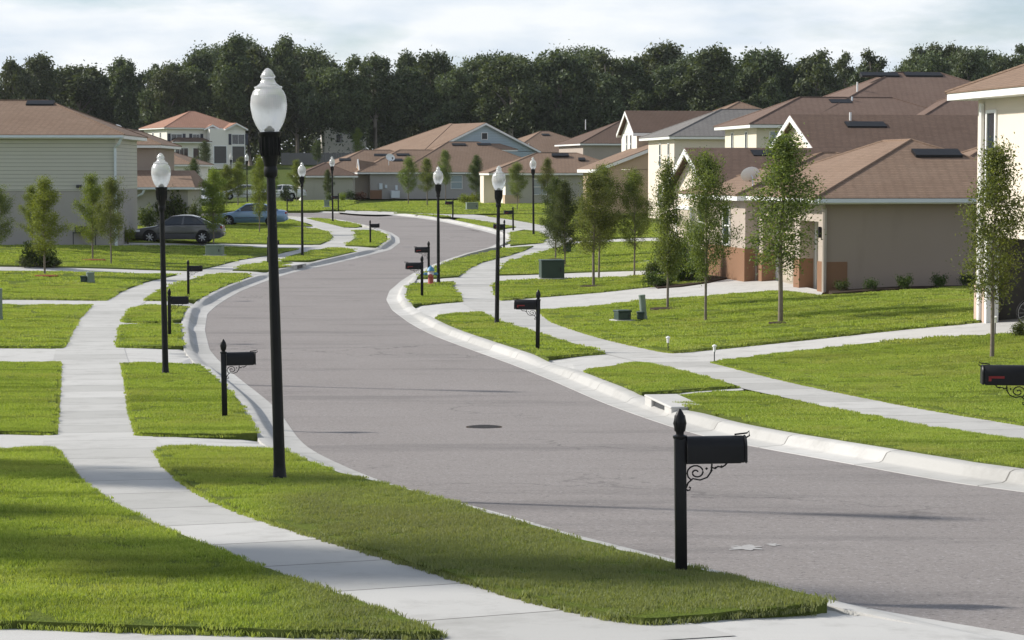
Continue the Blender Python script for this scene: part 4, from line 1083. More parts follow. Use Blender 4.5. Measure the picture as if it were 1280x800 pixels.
    def pipe(s, u, v, z, h=.3, mat=None):
        b = MB(); b.lathe([(.05, 0), (.05, h), (.03, h)], 10, u, v); b.v = [(x, y, q + z) for x, y, q in b.v]; b.build('vent_pipe', mat or M['gutter'], s.r)
def slope_z(v, v0, z, oh=.42, pitch=.42): return z + .205 + (v - v0 + oh) * pitch
rad = math.radians
def gnd(px, py): return G(px, py, 0)

# --- right: two-storey cream house cut by the picture edge
p = gnd(1219, 401); h = House('two_storey_house', 'tall cream two-storey house at the right picture edge with an open garage', p, rad(9))
h.r.location.z -= .05
DP = 11.0
h.walls([(0, 9, -DP, 0, 2.55, 5.62), (0, .28, -.62, 0, 0, 2.56), (.28, 9, -.25, -.01, 0, 2.56), (0, .28, -DP, -5.6, 0, 2.56), (.28, 9, -DP + .01, -DP + .3, 0, 2.56), (8.6, 8.99, -DP, 0, 0, 2.56), (0.005, 0.30, -5.6, -.62, 2.2, 2.56)], M['cream'])
h.walls([(-.03, .31, -.66, .03, -.1, .95), (-.03, .31, -DP - .03, -5.57, -.1, .95)], m_stucco('blush_stone', (.55, .42, .34)), 'wainscot')
b = MB(); b.box(.02, 8.5, -DP + .32, -.26, .0, .03); b.build('garage_floor', M['conc_obj'], h.r)
b = MB(); b.box(8.3, 8.55, -DP + .35, -.27, .03, 2.5); b.box(.3, 8.3, -.33, -.26, .03, 2.5); b.build('garage_lining', M['dark_in'], h.r)  # lining painted dark to stand in for the interior shade
b = MB(); b.box(-.02, .30, -.80, -.62, 0, 2.2); b.box(-.02, .30, -5.6, -5.45, 0, 2.2); b.build('door_frame', M['white'], h.r)
h.opening('window', 'street', 0, -.98, 3.05, .52, 2.2, .08, None, None, (1, 2))
h.opening('window', 'street', 0, -4.6, 3.4, 1.0, 1.5, .08, None, None, (1, 2))
h.hip(0, 9, -DP, 0, 5.6, M['roof'], .42, .6)
h.downspout([(-.06, -.42, 5.5), (-.06, -.42, .1)], M['white'])
h1 = h
# --- right: low garage house
p = gnd(1031, 365); h = House('garage_house', 'low taupe house with tan garage doors, its long blank wall facing the right lawn', p, rad(9))
h.r.location.z -= .05
W2 = 2.82
RV = .55   # depth of the garage reveals
h.walls([(RV, 8.5, 0, 8.05, 0, W2), (0, RV, 0, .75, 0, W2), (0, RV, 2.8, 3.45, 0, W2), (0, RV, 7.4, 8.05, 0, W2), (.003, RV, .75, 7.4, 2.25, W2 - .003)], M['taupe_l'])
h.walls([(-.012, 8.512, -.012, -.001, -.1, W2)], M['taupe'], 'side_wall')
h.walls([(-.45, 6, 8.06, 14, 0, W2), (6, 16, 3, 14, -.003, W2 - .003)], M['taupe_l'], 'porch_wall')
h.walls([(-.03, .72, -.035, 0, -.1, 1.0), (-.03, RV - .1, -.03, .76, -.1, .998), (-.03, RV - .1, 2.79, 3.46, -.1, 1.0), (-.03, RV - .1, 7.39, 8.03, -.1, 1.0), (-.48, -.1, 8.03, 14.02, -.1, 1.15)], M['brown_base'], 'wainscot')
h.garage('street', RV, 1.775, 0, 1.85, 2.2); h.garage('street', RV, 5.42, 0, 3.75, 2.2)
h.opening('window', 'street', -.45, 10.6, 1.25, .9, 1.3, .07, None, None, (1, 2))
h.hip(0, 8.5, 0, 11.4, W2, M['roof'], .40, .42)
zr2 = h.zr
h.hip(-.45, 8.0, 8.06, 16, W2 + .004, M['roof'], .34, .42)
h.hip(3.2, 17, 0.62, 8.4, W2 + .002, M['roof'], .40, .41)
h.gutter((-.4, -.45, W2 + .05), (8.9, -.45, W2 + .05)); h.gutter((-.45, -.42, W2 + .05), (-.45, 11, W2 + .05), M['white'])
h.downspout([(-.25, -.35, W2 + .02), (-.06, -.10, W2 - .15), (-.06, -.10, .05)], M['tan_trim'])
h.vent(4.7, 3.0, slope_z(3.0, 0, W2, .42, .40) + .02, 1.6)
h.pipe(8.2, 2.3, slope_z(2.3, 0, W2, .42, .40) - .1, .35)
b = MB(); b.rbox(-.10, -.012, .38, .52, 1.75, 2.1, .02); b.build('wall_lamp', M['black'], h.r)
h2 = h
# --- right: dark-roofed gabled house behind it
p = P(989, 148, 95); gz_ = float(terrain(p.x, p.y))
h = House('gabled_house', 'house with dark brown gabled roofs and white gable ends behind the low garage house', (p.x, p.y, gz_), rad(9))
zr = p.z - gz_; ev = zr - 7.6 * .42
h.walls([(.3, 18, -7.2, 7.2, 0, ev + .1)], M['cream']); h.gable(.3, 18, -7.25, 7.25, ev, M['roof_dark'], 'u', .42, .35, M['cream'], .35)
q = P(856, 190, 87.5); lw = Matrix.Rotation(-rad(9), 3, 'Z') @ (q - p); zr3 = q.z - gz_; ev3 = zr3 - 4.4 * .42
h.walls([(lw.x + .35, .5, lw.y - 4.05, lw.y + 4.05, 0, ev3 + .12)], M['cream'], 'garage_wall'); h.gable(lw.x + .35, 7.5, lw.y - 4.05, lw.y + 4.05, ev3, M['roof_dark'], 'u', .42, .35, M['cream'], .35)
h.opening('window', 'street', lw.x + .35, lw.y - 1.5, 1.0, 1.0, 1.3, .07, None, None, (1, 2)); h.garage('street', lw.x + .35, lw.y + 1.5, 0, 2.4, 2.1)
h.vent(2.9, -1.1, zr - 1.1 * .42 + .14, 1.7); h.pipe(9.4, -2.4, zr - 2.4 * .42 + .1, .35); h.pipe(2.4, -.6, zr - .5, .75, M['white'])
h.vent(1.0 + lw.x + 2, lw.y - .5, zr3 - .1, .9)
h3 = h
# --- right: big two-storey hip house
p = P(945, 248, 120); gz_ = float(terrain(p.x, p.y)); p.z = gz_
h = House('two_storey_house', 'pale yellow two-storey house under the largest brown hip roof, two narrow windows to the street', p, rad(9))
ev = P(945, 160, 120).z - gz_
h.walls([(0, 12, 0, 6.7, 0, ev), (3, 19.6, .02, 14, 0, ev - .003), (8.6, 23, -1.4, 5.5, 0, ev - .004)], M['cream2'])
h.opening('window', 'street', 0, 2.0, ev - 1.95, .38, 1.75, .06, None, None, (1, 2)); h.opening('window', 'street', 0, 5.0, ev - 1.95, .38, 1.75, .06, None, None, (1, 2))
h.opening('window', 'side', 0, 1.35, ev - 2.0, 1.2, 1.8, .06, None, M['glass_pale'], (1, 8))
h.hip(0, 12, 0, 6.7, ev, M['roof_mid'], .40, .5); h.hip(3, 19.6, .2, 14, ev + .002, M['roof_mid'], .42, .5); zr = h.zr; h.hip(8.4, 23, -1.6, 5.6, ev + .001, M['roof_mid'], .42, .5)
h.vent(9.0, 6.7, zr - .18, 2.2); h.vent(11.6, 6.75, zr - .16, 2.2); h.vent(14.5, 1.2, slope_z(1.2, -1.6, ev, .5) + .02, 2.2); h.vent(5.5, 2.8, slope_z(2.8, 0, ev, .5, .40) - .05, 1.2)
h.pipe(7.0, 4.5, slope_z(4.5, .2, ev, .5) - .1, .55, M['white']); h.pipe(6.2, 2.9, slope_z(3, .2, ev, .5) - .1, .3)
# --- right: grey-roofed two-storey house
p = P(842.5, 248, 150); p.z = float(terrain(p.x, p.y))
h = House('two_storey_house', 'cream two-storey house with the only grey hip roof', p, rad(9)); ev = P(842.5, 174, 150).z - p.z
h.walls([(0, 14, 0, 8, 0, ev)], M['cream']); h.hip(0, 14, 0, 8.6, ev, M['roof_grey'], .40, .45)
for c in (1.6, 4.2): h.opening('window', 'street', 0, c, ev - 1.8, .42, 1.5, .07, None, None, (1, 2)); h.opening('window', 'street', 0, c, .9, .9, 1.4, .07, None, None, (1, 2))
h.pipe(6, 2.2, slope_z(2.2, 0, ev, .45, .4) - .1, .4)
# --- right: tan house with a tall narrow gable and a long low roof
p = P(782, 141, 170); gz_ = float(terrain(p.x, p.y))
h = House('gabled_house', 'tan house with a narrow two-storey white gable facing the street above a long low roof', (p.x, p.y, gz_), rad(9)); zr = p.z - gz_; ev = zr - 3.1 * .55
h.walls([(.3, 9, -2.75, 2.75, 0, ev + .1)], M['tan']); h.gable(.3, 9, -2.75, 2.75, ev, M['roof_dark'], 'u', .55, .35, M['white_st'], .35)
h.walls([(.27, .31, -2.76, 2.76, ev - 2.6, ev + .15)], M['white_st'], 'front_wall')
for c in (-.75, .75): h.opening('window', 'street', .27, c, ev - 1.3, .45, 1.3, .06, None, None, (1, 2))
h.hip(3, 16, -4.0, 9.5, ev - .5, M['roof'], .42, .45)
h.walls([(3.2, 16, -3.8, 9.4, 0, ev - .5)], M['tan'], 'rear_wall')
q = P(745, 214, 162); lw = Matrix.Rotation(-rad(9), 3, 'Z') @ (q - p); e2 = q.z - gz_
h.walls([(lw.x + .4, lw.x + 11.6, lw.y + .4, lw.y + 7, 0, e2 + .1)], M['tan'], 'garage_wall'); h.gable(lw.x + .4, lw.x + 11.6, lw.y + .4, lw.y + 7, e2, M['roof'], 'v', .38, .4, M['tan'], .3)
# --- far right bend: low cream house
p = gnd(632, 256); h = House('bungalow', 'low cream bungalow with pinkish brown hip roof behind the two far right lamps', p, rad(6)); ev = P(632, 216.5, p.y).z - p.z - .17
h.walls([(0, 11, 0, 9, 0, ev)], M['sage']); h.walls([(-.012, -.001, 0, 9, 0, ev)], M['white_st'], 'front_wall'); h.walls([(-.05, 1.2, -.05, 0, -.1, .85), (-.06, -.01, -.05, 2.0, -.1, .85)], M['tan'], 'wainscot')
h.walls([(-1.4, -.02, 5.5, 9, 0, ev - .003)], M['cream'], 'porch_wall')
h.hip(-1.0, 11, 0, 8.4, ev, M['roof'], .37, .5); h.vent(5.2, 3.3, slope_z(3.3, 0, ev, .5, .40) + .02, 1.5); h.vent(7.0, 2.4, slope_z(2.4, 0, ev, .5, .4), .6)
h.opening('window', 'side', 0, 3.0, .9, 1.1, 1.3, .06, None, M['glass_pale'], (1, 2))
# --- far: long brown house across the bend
p = gnd(463, 247.5); h = House('bungalow', 'long low taupe bungalow with a dish on its wide brown roof, facing the road end', p, rad(16)); h5 = h
s_ = S(p.y); ev = P(463, 215.5, p.y).z - p.z - .17
L1_ = (545 - 463) / s_; L2_ = (704 - 463) / s_
h.walls([(0, L2_, 0, 13, 0, ev), (-1.35, -.003, 1.2, 9, 0, ev - .003)], M['taupe_l']); h.hip(-1.0, L2_ - 1.2, 0, 10.7, ev, M['roof'], .40, .45); h.hip(-4.6, 9, 1.5, 12.2, ev - .01, M['roof'], .40, .45); h.walls([(-4.3, -.5, 2, 12, 0, ev - .02)], M['taupe_l'], 'rear_wall')
h.walls([(-.02, L2_, -.012, -.001, -.1, ev)], M['greyst'], 'side_wall')
h.hip(L1_ - 3.4, L2_, .003, 13.2, ev + .003, M['roof'], .455, .45)
h.walls([(-.04, 1.2, -.05, -.013, -.1, .8)], M['brown_base'], 'wainscot')
for c in (.25, 2.2, 4.4):
    b = MB(); b.box(-1.62, -1.36, c + .9, c + 1.2, 0, ev); b.build('column', M['white_st'], h.r)
for k_, c in enumerate((1.6, 5.0)):   # two small street-facing gablets
    b = MB(); b.add([(-.9, c - .62, ev + .4), (-.9, c + .62, ev + .4), (-.9, c, ev + 1.45), (.9, c, ev + 1.2)], [(0, 2, 3), (1, 3, 2), (0, 3, 1)]); b.build('gablet', M['roof'], h.r)
    b = MB(); b.add([(-.93, c - .6, ev + .42), (-.93, c + .6, ev + .42), (-.93, c, ev + 1.42), (-.905, c - .6, ev + .42), (-.905, c + .6, ev + .42), (-.905, c, ev + 1.42)], [(0, 1, 2), (3, 5, 4), (0, 3, 4, 1), (1, 4, 5, 2), (2, 5, 3, 0)]); b.build('gablet_wall', M['tan'], h.r)
    b = MB()
    for sg in (-1, 1): b.tube([(-.95, c + sg * .68, ev + .35), (-.95, c, ev + 1.52)], .07, 5)
    b.build('gablet_trim', M['white'], h.r)
h.opening('window', 'side', -.012, (574 - 463) / s_, .95, 1.15, 1.35, .05, None, M['glass_pale'], (1, 2)); h.opening('window', 'side', -.012, (655 - 463) / s_, .95, 1.3, 1.35, .05, None, M['glass_pale'], (1, 2))
for (vx, vy, w_) in ((.8, 3.9, 1.4), (3.2, 4.0, 1.4), (2.2, 2.6, 1.2)): h.vent(vx + 1.2, vy, slope_z(vy, 0, ev, .45, .40), w_)
for (vx, vy, w_) in ((L1_ + 4.2, 5.9, 1.5), (L1_ + 7.0, 6.0, 1.5)): h.vent(vx, vy, slope_z(vy, 0, ev, .45, .455), w_)
b = MB(); b.rbox(.9, 1.25, -.16, -.012, .9, 1.5, .02); b.rbox(1.5, 1.75, -.14, -.012, 1.0, 1.35, .02); b.rbox(2.6, 2.85, -.14, -.012, .8, 1.3, .02); b.rbox(2.0, 2.9, -.9, -.3, 0, .75, .03); b.build('meter_box', M['gutter'], h.r)
# --- far: light blue gable above it
p = P(607, 155, 262); gz_ = float(terrain(p.x, p.y)); h = House('gabled_house', 'house with a pale blue gable wall and pinkish roof rising behind the long brown bungalow', (p.x, p.y, gz_), rad(28)); zr = p.z - gz_; ev = zr - 7.3 * .45
h.walls([(-6.9, 6.9, .3, 16, 0, ev + .1)], M['blue_siding']); h.hip(-6.9, 6.9, 1.8, 16.4, ev - .03, M['roof'], .45, .4); h.gable(-6.9, 6.9, .3, 9.2, ev, M['roof'], 'v', .45, .4, M['blue_siding'], .4)
h.opening('gable_vent', 'side', .3, 0, zr - 1.75, .7, .7, .06, None, M['dark_plastic'])
h.hip(-2.6, 2.6, -2.2, .28, ev + .1, M['roof'], .42, .3)
# --- far: hip roofs behind the right bend
def far_hip(name, label, px_r, py_r, d, a, half, ln, col, roof, evz=2.7, pitch=.42):
    q = P(px_r, py_r, d); gz_ = float(terrain(q.x, q.y)); zr = q.z - gz_; ev = zr - (half + .45) * pitch - .2
    hh = House(name, label, (q.x, q.y, gz_), rad(a)); hh.walls([(-half, ln - half, -half, half, 0, max(ev, .5))], col); hh.hip(-half, ln - half, -half, half, ev, roof, pitch, .42)
    return hh, ev, zr
hh, ev, zr = far_hip('bungalow', 'brown pyramid-roofed house peeking between the pale blue gable and tall white gable', 676, 164, 285, 20, 6.0, 13, M['taupe_l'], M['roof']); hh.vent(.2, -1.2, zr - .5, 1.0); hh.pipe(-3.2, -4.2, zr - 2.0, .4); hh.pipe(3.0, -4.0, zr - 1.9, .4)
hh, ev, zr = far_hip('bungalow', 'brown-roofed house climbing behind the narrow white gable', 776, 151, 245, 12, 5.6, 16, M['taupe_l'], M['roof_dark']); hh.pipe(-4.2, -1.0, zr - 1.0, 1.1, M['white'])
# --- left: big sided house
p = gnd(146, 309); h = House('two_storey_house', 'large two-storey house with sage siding above a grey ground floor at the left picture edge', p, rad(2)); h6 = h
s_ = S(p.y); ev = P(146, 170, p.y).z - p.z - .14; mid = P(146, 237, p.y).z - p.z
WD = 13.0
h.walls([(-WD, 0, 0, 8, mid, ev)], M['siding']); h.walls([(-WD + .01, -.01, .012, 7.99, -.1, mid - .002)], M['greyst'], 'lower_wall')
b = MB(); b.box(-WD, .0, -.02, .011, mid - .06, mid + .05); b.build('band', M['siding'], h.r)
h.hip(-WD, 0, 0, 8, ev, M['roof_red' if 0 else 'roof'], .40, .48); h.gutter((-WD - .5, -.51, ev + .05), (.45, -.51, ev + .05))
h.downspout([(.35, -.45, ev + .05), (.2, -.3, ev - .25), (-.02, -.09, ev - .45), (-.02, -.09, .05)])
h.vent(-4.3, 3.6, slope_z(3.6, 0, ev, .48, .40) + .0, 1.4); h.vent(-8.0, 3.4, slope_z(3.4, 0, ev, .48, .40), 1.4)
b = MB(); b.rbox(-2.0, -1.4, -.5, -.05, .75, 1.05, .04); b.rbox(-1.3, -.95, -.4, -.05, .8, 1.0, .03); b.box(-2.1, -2.06, -.45, -.41, 0, .8); b.box(-1.0, -.96, -.45, -.41, 0, .8); b.box(-2.1, -.95, -.46, -.1, .70, .75); b.build('wall_unit', M['dark_plastic'], h.r)
b = MB(); b.rbox(-1.95, -1.7, -.2, -.002, 2.95, 3.1, .03); b.build('flood_light', M['dark_plastic'], h.r)
# --- left: second house with a low wing
p = gnd(235, 284); h = House('wing_house', 'taupe house with a low brown-roofed wing behind the silver grey sedan', p, rad(1)); s_ = S(p.y)
ev = P(235, 234, p.y).z - p.z - .15; u2 = -(235 - 184) / s_; U0 = -(235 - 100) / s_
h.walls([(U0, 0, 0, 7, 0, ev)], M['sage']); h.walls([(u2 + .6, .012, -.012, -.001, 0, ev)], M['greyst'], 'side_wall')
e3 = P(184, 182, p.y + 4.2).z - p.z - .15
h.walls([(U0, u2, 4.0, 13, 0, e3)], M['taupe']); h.hip(U0, u2, 4.0, 13, e3, M['roof'], .40, .42)
zt = P(235, 213, p.y + 4).z - p.z
b = MB(); b.add([(U0, -.5, ev + .16), (.5, -.5, ev + .16), (-.4, 4.0, zt), (U0, 4.0, zt), (U0, -.5, ev + .12), (.5, -.5, ev + .12), (.5, 7.2, ev + .12), (U0, 7.2, ev + .12), (-.4, 6.8, zt)], [(0, 1, 2, 3), (4, 7, 6, 5), (0, 4, 5, 1), (1, 5, 6, 8, 2), (3, 2, 8), (0, 3, 8, 7, 4), (6, 7, 8)])
b.build('roof', M['roof'], h.r)
b = MB(); b.box(U0 - .1, .5, -.5, 7, ev, ev + .115); b.build('fascia', M['white'], h.r); h.gutter((U0, -.53, ev + .02), (.5, -.53, ev + .02))
ud = -(235 - 178) / s_; h.downspout([(ud + .25, -.5, ev + .05), (ud + .1, -.45, ev - .25), (ud - .55, -.1, ev - .55), (ud - .62, -.09, .05)])
b = MB(); b.lathe([(.42, 0), (.36, .06), (.2, .1)], 18, axis='y'); b.v = [(x + u2 - 2.3, 3.2 - y, z + e3 + 1.05) for x, y, z in b.v]; b.build('gable_vent', M['white'], h.r)
# --- left far: garage house in front of the white one
q = P(236, 206, 215); gz_ = float(terrain(q.x, q.y)); h = House('bungalow', 'low house with a white-trimmed garage under a brown roof below the white two-storey house', (q.x, q.y, gz_), rad(-4)); ev = q.z - gz_ - .15; s_ = S(215)
h.walls([(-13, 0, 0, 9, 0, ev)], M['white_st']); h.hip(-13, 0, 0, 9, ev, M['roof'], .36, .45); h.garage('side', 0, -2.6, 0, 3.2, 2.1, M['white']); h.opening('window', 'side', 0, -5.6, 1.0, .9, 1.1, .06, None, None, (2, 1))
# --- left far: white two-storey house on the rise
q = P(209, 204, 330); gz_ = float(terrain(q.x, q.y)); h = House('two_storey_house', 'white two-storey house with terracotta hip roof and dark shutters on the far rise', (q.x, q.y, q.z), rad(27)); s_ = S(330)
ev = P(209, 161, 330).z - q.z
k = 330 / F_PX / math.cos(rad(17))
uu = lambda px: (px - 209) * k
h.walls([(0, uu(303), 0, 11, -2, ev)], M['white_st']); h.walls([(uu(258), uu(303), -1.6, .0, -2, ev - .003), (uu(216), uu(258), -.8, -.003, -2, 3.0)], M['white_st'], 'porch_wall')
h.hip(0, uu(303), 0, 11, ev, M['roof_red'], .42, .6); h.gable(uu(279), uu(303), -1.6, 6, ev - .1, M['roof_red'], 'v', .5, .3, M['white_st'], .4); h.gable(uu(256), uu(272), -.5, 6, ev - .1, M['roof_red'], 'v', .5, .3, M['white_st'], .3)
h.hip(uu(214), uu(258), -1.4, .2, 2.95, M['roof_dark'], .5, .3)
for c, w_, at in ((221, 1.6, 0), (245.5, 1.0, 0), (267.5, 1.0, 0), (294, 1.9, -1.6)):
    h.opening('window', 'side', at, uu(c), ev - 2.2, w_, 1.4, .1, None, None, (2, 1))
    b = MB()
    for sg in (-1, 1): cc = uu(c) + sg * (w_ / 2 + .35); b.box(cc - .22, cc + .22, at - .06, at - .003, ev - 2.3, ev - .7)
    b.build('shutter', M['shutter'], h.r)
h.opening('window', 'side', -.8, uu(225), .6, 1.9, 1.6, .1, None, None, (3, 1)); h.opening('window', 'side', -.8, uu(243), .6, .9, 1.6, .1, None, None, (1, 1))
for c in (271, 294): h.opening('porch_arch', 'side', -1.6, uu(c), 0, 1.9, 2.5, .12, None, M['dark_in'])  # dark panes stand in for the shade behind the arches
for c in (3, 6.5): h.opening('window', 'street', 0, c, ev - 2.0, .5, 1.5, .1, None, None, (1, 2))
# --- left far: cream house right of the lamp pair
p = gnd(378, 249); h = House('bungalow', 'low cream bungalow with brown roof behind the lamp pair at the far bend', p, rad(8)); ev = P(378, 220, p.y).z - p.z - .15; s_ = S(p.y)
h.walls([(0, 63 / s_, 0, 9, -.5, ev)], M['sage']); h.walls([(-.012, -.001, 0, 9, -.5, ev)], M['tan'], 'front_wall'); h.hip(0, 63 / s_, 0, 9.0, ev, M['roof_dark'], .42, .5); h.vent(4.5, 3.2, slope_z(3.2, 0, ev, .5), 1.2); h.garage('street', -.012, 4.5, -.2, 4.5, 2.1, M['white'])
# --- far fence before the forest and a house glimpsed through the trees
p0, p1 = P(352, 200, 345), P(470, 200, 345)
fz = float(terrain(p0.x, 345))
fn = thing('board_fence', 'long dark grey board fence at the edge of the forest', 'fence', (p0.x, 345, fz))
Lf = p1.x - p0.x; b = MB()
for i in range(int(Lf / .4)): b.box(i * .4 + .006, i * .4 + .394, 0, .03, .05, 1.85 + .03 * ((i * 7) % 3))
b.build('board_panel', m_plain('weathered_fence', (.17, .165, .17), .9, .1), fn)
b = MB()
for i in range(int(Lf / 2.4) + 1): b.box(i * 2.4 - .06, i * 2.4 + .06, .03, .15, 0, 1.95)
b.build('post', m_plain('fence_posts', (.15, .145, .15), .9, .1), fn)
q = P(428, 170, 376); gz_ = float(terrain(q.x, q.y)); h = House('forest_house', 'pale house half hidden in the forest above the cream bungalow', (q.x - 2, q.y, gz_), rad(10)); h.walls([(-1, 6, 0, 7, 0, 6.4)], M['white_st']); h.hip(-1, 6, 0, 7, 6.4, M['roof_grey'], .5, .4); h.opening('window', 'side', 0, 1.5, 3.6, 1.0, 1.3)

# dishes
def to_world(hh, u, v, z): return Matrix.Translation(hh.r.location) @ Matrix.Rotation(hh.r.rotation_euler.z, 4, 'Z') @ Vector((u, v, z))
bpy.context.view_layer.update()
d_ = to_world(h2, -.1, 8.6, W2 + .28); dish(d_, 'satellite dish on the porch roof of the low garage house behind a slender tree', rad(200), 1.1)
dish(to_world(h5, (491 - 463) / S(h5.r.location.y), 1.1, slope_z(1.1, 0, P(463, 215.5, h5.r.location.y).z - h5.r.location.z - .17, .45, .40) - .05), 'white satellite dish on the wide brown roof of the long bungalow', rad(35), 1.6)

# bicycle in the open garage
bp = to_world(h1, 1.15, -2.1, .03)
bk = thing('bicycle', 'dark bicycle standing in the open garage of the cream house', 'bicycle', bp, rad(2))
for name_, cx in (('wheel', -.52), ('wheel', .52)):
    b = MB(); n = 28; b.tube([(cx + .325 * math.cos(2 * PI * i / n), 0, .34 + .325 * math.sin(2 * PI * i / n)) for i in range(n + 1)], .022, 8); w_ = b.build('wheel', M['rubber'], bk, 50)
    b = MB(); b.lathe([(.025, -.05), (.025, .05)], 10, axis='y'); b.v = [(x + cx, y, z + .34) for x, y, z in b.v]
    for i in range(14): b.tube([(cx, 0, .34), (cx + .31 * math.cos(2 * PI * i / 14), 0, .34 + .31 * math.sin(2 * PI * i / 14))], .003, 4)
    b.tube([(cx + .30 * math.cos(2 * PI * i / n), 0, .34 + .30 * math.sin(2 * PI * i / n)) for i in range(n + 1)], .010, 6)
    b.build('rim', M['rim'], w_, 50)
b = MB(); A, B_, C_, D_ = (-.52, 0, .34), (-.05, 0, .32), (-.18, 0, .80), (.36, 0, .84)
for q in ((A, B_), (A, (-.16, 0, .74)), (B_, C_), (B_, (.40, 0, .74)), ((-.17, 0, .77), D_), (D_, (.42, 0, .66)), ((.42, .05, .66), (.52, .05, .34)), ((.42, -.05, .66), (.52, -.05, .34)), ((.42, .05, .66), (.42, -.05, .66))): b.tube(q, .018, 8)
b.build('frame', M['black'], bk, 40)
b = MB(); b.tube([C_, (-.20, 0, .93)], .014, 8); b.build('seat_post', M['chrome'], bk)
b = MB(); b.tube([(-.33, 0, .95), (-.2, 0, .96), (-.03, 0, .95)], [.06, .055, .018], 8); b.build('saddle', M['rubber'], bk, 50)
b = MB(); b.tube([D_, (.34, 0, .97), (.40, 0, 1.0)], .014, 8); b.tube([(.34, -.3, 1.02), (.38, -.12, 1.0), (.40, 0, 1.0), (.38, .12, 1.0), (.34, .3, 1.02)], .013, 8); b.build('handlebar', M['black'], bk, 40)
b = MB(); b.lathe([(.09, -.01), (.09, .01)], 20, axis='y'); b.v = [(x - .05, y - .05, z + .32) for x, y, z in b.v]; b.tube([(-.05, -.07, .32), (.05, -.08, .18), (.05, -.16, .18)], .012, 6); b.tube([(-.05, .05, .32), (-.15, .06, .46), (-.15, .14, .46)], .012, 6); b.build('crank', M['chrome'], bk)
# ------------------------------------------------------------------ plants
def leaf_mesh(name, c, size, mat, seed, flat=0.0, drop=None):
    """many separate leaf faces; c: leaf centres (n,3)"""
    r = np.random.default_rng(seed); n = len(c)
    a = r.normal(size=(n, 3)); a /= np.linalg.norm(a, axis=1)[:, None]
    b = r.normal(size=(n, 3)); b -= (a * b).sum(1)[:, None] * a; b /= np.linalg.norm(b, axis=1)[:, None]
    nrm = np.cross(a, b)
    s = size * r.uniform(.6, 1.35, n)[:, None]; w = s * r.uniform(.38, .6, n)[:, None]
    V = np.stack([c - a * s * .5, c + b * w * .5 + nrm * s * .08, c + a * s * .5, c - b * w * .5 + nrm * s * .08], 1).reshape(-1, 3)
    me = bpy.data.meshes.new(name)
    me.vertices.add(4 * n); me.vertices.foreach_set('co', V.ravel())
    me.loops.add(4 * n); me.loops.foreach_set('vertex_index', np.arange(4 * n))
    me.polygons.add(n); me.polygons.foreach_set('loop_start', np.arange(n) * 4); me.polygons.foreach_set('loop_total', np.full(n, 4))
    me.materials.append(mat); me.update(); me.validate()
    return me
def make_sapling(seed, H=5.0, base=.30, wid=1.0, nleaf=5200, leaf=.085, mat='leaf', cone=.5, airy=.3, trunks=1):
    """young street tree, unit height scaled later: trunk with limbs and an uneven crown"""
    r = np.random.default_rng(seed)
    root = thing('young_tree', None, 'tree')
    b = MB(); pts_c = []; wts = []
    ph = r.uniform(0, 6.28)
    tr = [Vector((.05 * math.sin(z * 1.1 + ph) * (z / H), .05 * math.cos(z * 1.3 + ph) * (z / H), z)) for z in np.linspace(-.1, H * .97, 14)]
    b.tube(tr, [max(.008, .052 * (1 - q / 13.5) ** .85 + .004) for q in range(14)], 8)
    def tp(z): return Vector((.05 * math.sin(z * 1.1 + ph) * (z / H), .05 * math.cos(z * 1.3 + ph) * (z / H), z))
    nb = 46
    for i in range(nb):
        t = (i + r.uniform(0, 1)) / nb; z = H * (base - .05 + (1 - base) * t ** 1.1 * 1.0)
        prof = (min(1, (t + .06) / .24)) ** .7 * (1 - t) ** (.45 + cone * .5) * 1.25 + .05
        az = i * 2.4 + r.uniform(-.5, .5); up = r.uniform(.30, .92) + .45 * t
        ln = wid * prof * r.uniform(.6, 1.18)
        d = Vector((math.cos(az) * math.cos(up), math.sin(az) * math.cos(up), math.sin(up)))
        ln = ln / max(.5, math.cos(up)) * .98
        p0 = tp(z); p1 = p0 + d * ln * .5; p2 = p0 + d * ln + Vector((0, 0, -.06 * ln))
        b.tube([p0, p1, p2], [.016 * (1 - t) + .006, .008, .003], 4)
        q = max(3, int(ln * 6))
        for k in range(q):
            f = .28 + .75 * (k + r.uniform(0, 1)) / q
            c = p0.lerp(p1, f * 2) if f < .5 else p1.lerp(p2, (f - .5) * 2)
            pts_c.append(c + Vector(r.normal(size=3) * .05 * (1 + ln * .4))); wts.append(.5 + r.uniform() ** 2 * 1.6)
    leaf *= .8; nleaf = int(nleaf * 3.5)
    pts_c = np.array(pts_c); wts = np.array(wts); wts /= wts.sum()
    idx = r.choice(len(pts_c), nleaf, p=wts)
    c = pts_c[idx] + r.normal(size=(nleaf, 3)) * np.array([.15, .15, .14]) * (1 - airy * .35)
    b.build('trunk', M['bark'], root, 50)
    me = leaf_mesh('crown', c, leaf, M[mat], seed)
    o = link(bpy.data.objects.new('crown', me)); o.parent = root
    return root
def place_tree(root, first, px, py, top, label, group=None, wscale=1.0, rz=None, d=None, lean=0, off=.02):
    p = G(px, py, off) if d is None else P(px, py, d)
    if d is not None: p.z = float(terrain(p.x, p.y))
    Hm = (P(px, top, p.y).z - p.z)
    k = Hm / 5.0
    r = root if first else dup(root, p)
    r.location = p; r.scale = (k * wscale, k * wscale, k); r.rotation_euler = (0, math.radians(lean), random.uniform(0, 6.28) if rz is None else rz)
    r['label'] = label
    if group: r['group'] = group
    return r, p
A_ = make_sapling(11, wid=1.05, base=.30, nleaf=5600, cone=.35)        # rounded oval
B__ = make_sapling(12, wid=.80, base=.34, nleaf=4300, cone=.6)         # cone
C__ = make_sapling(13, wid=.62, base=.28, nleaf=3600, cone=.5, airy=0, leaf=.10)  # narrow and airy
D__ = make_sapling(14, wid=1.0, base=.26, nleaf=5200, cone=.45, mat='leaf_yel', leaf=.09)
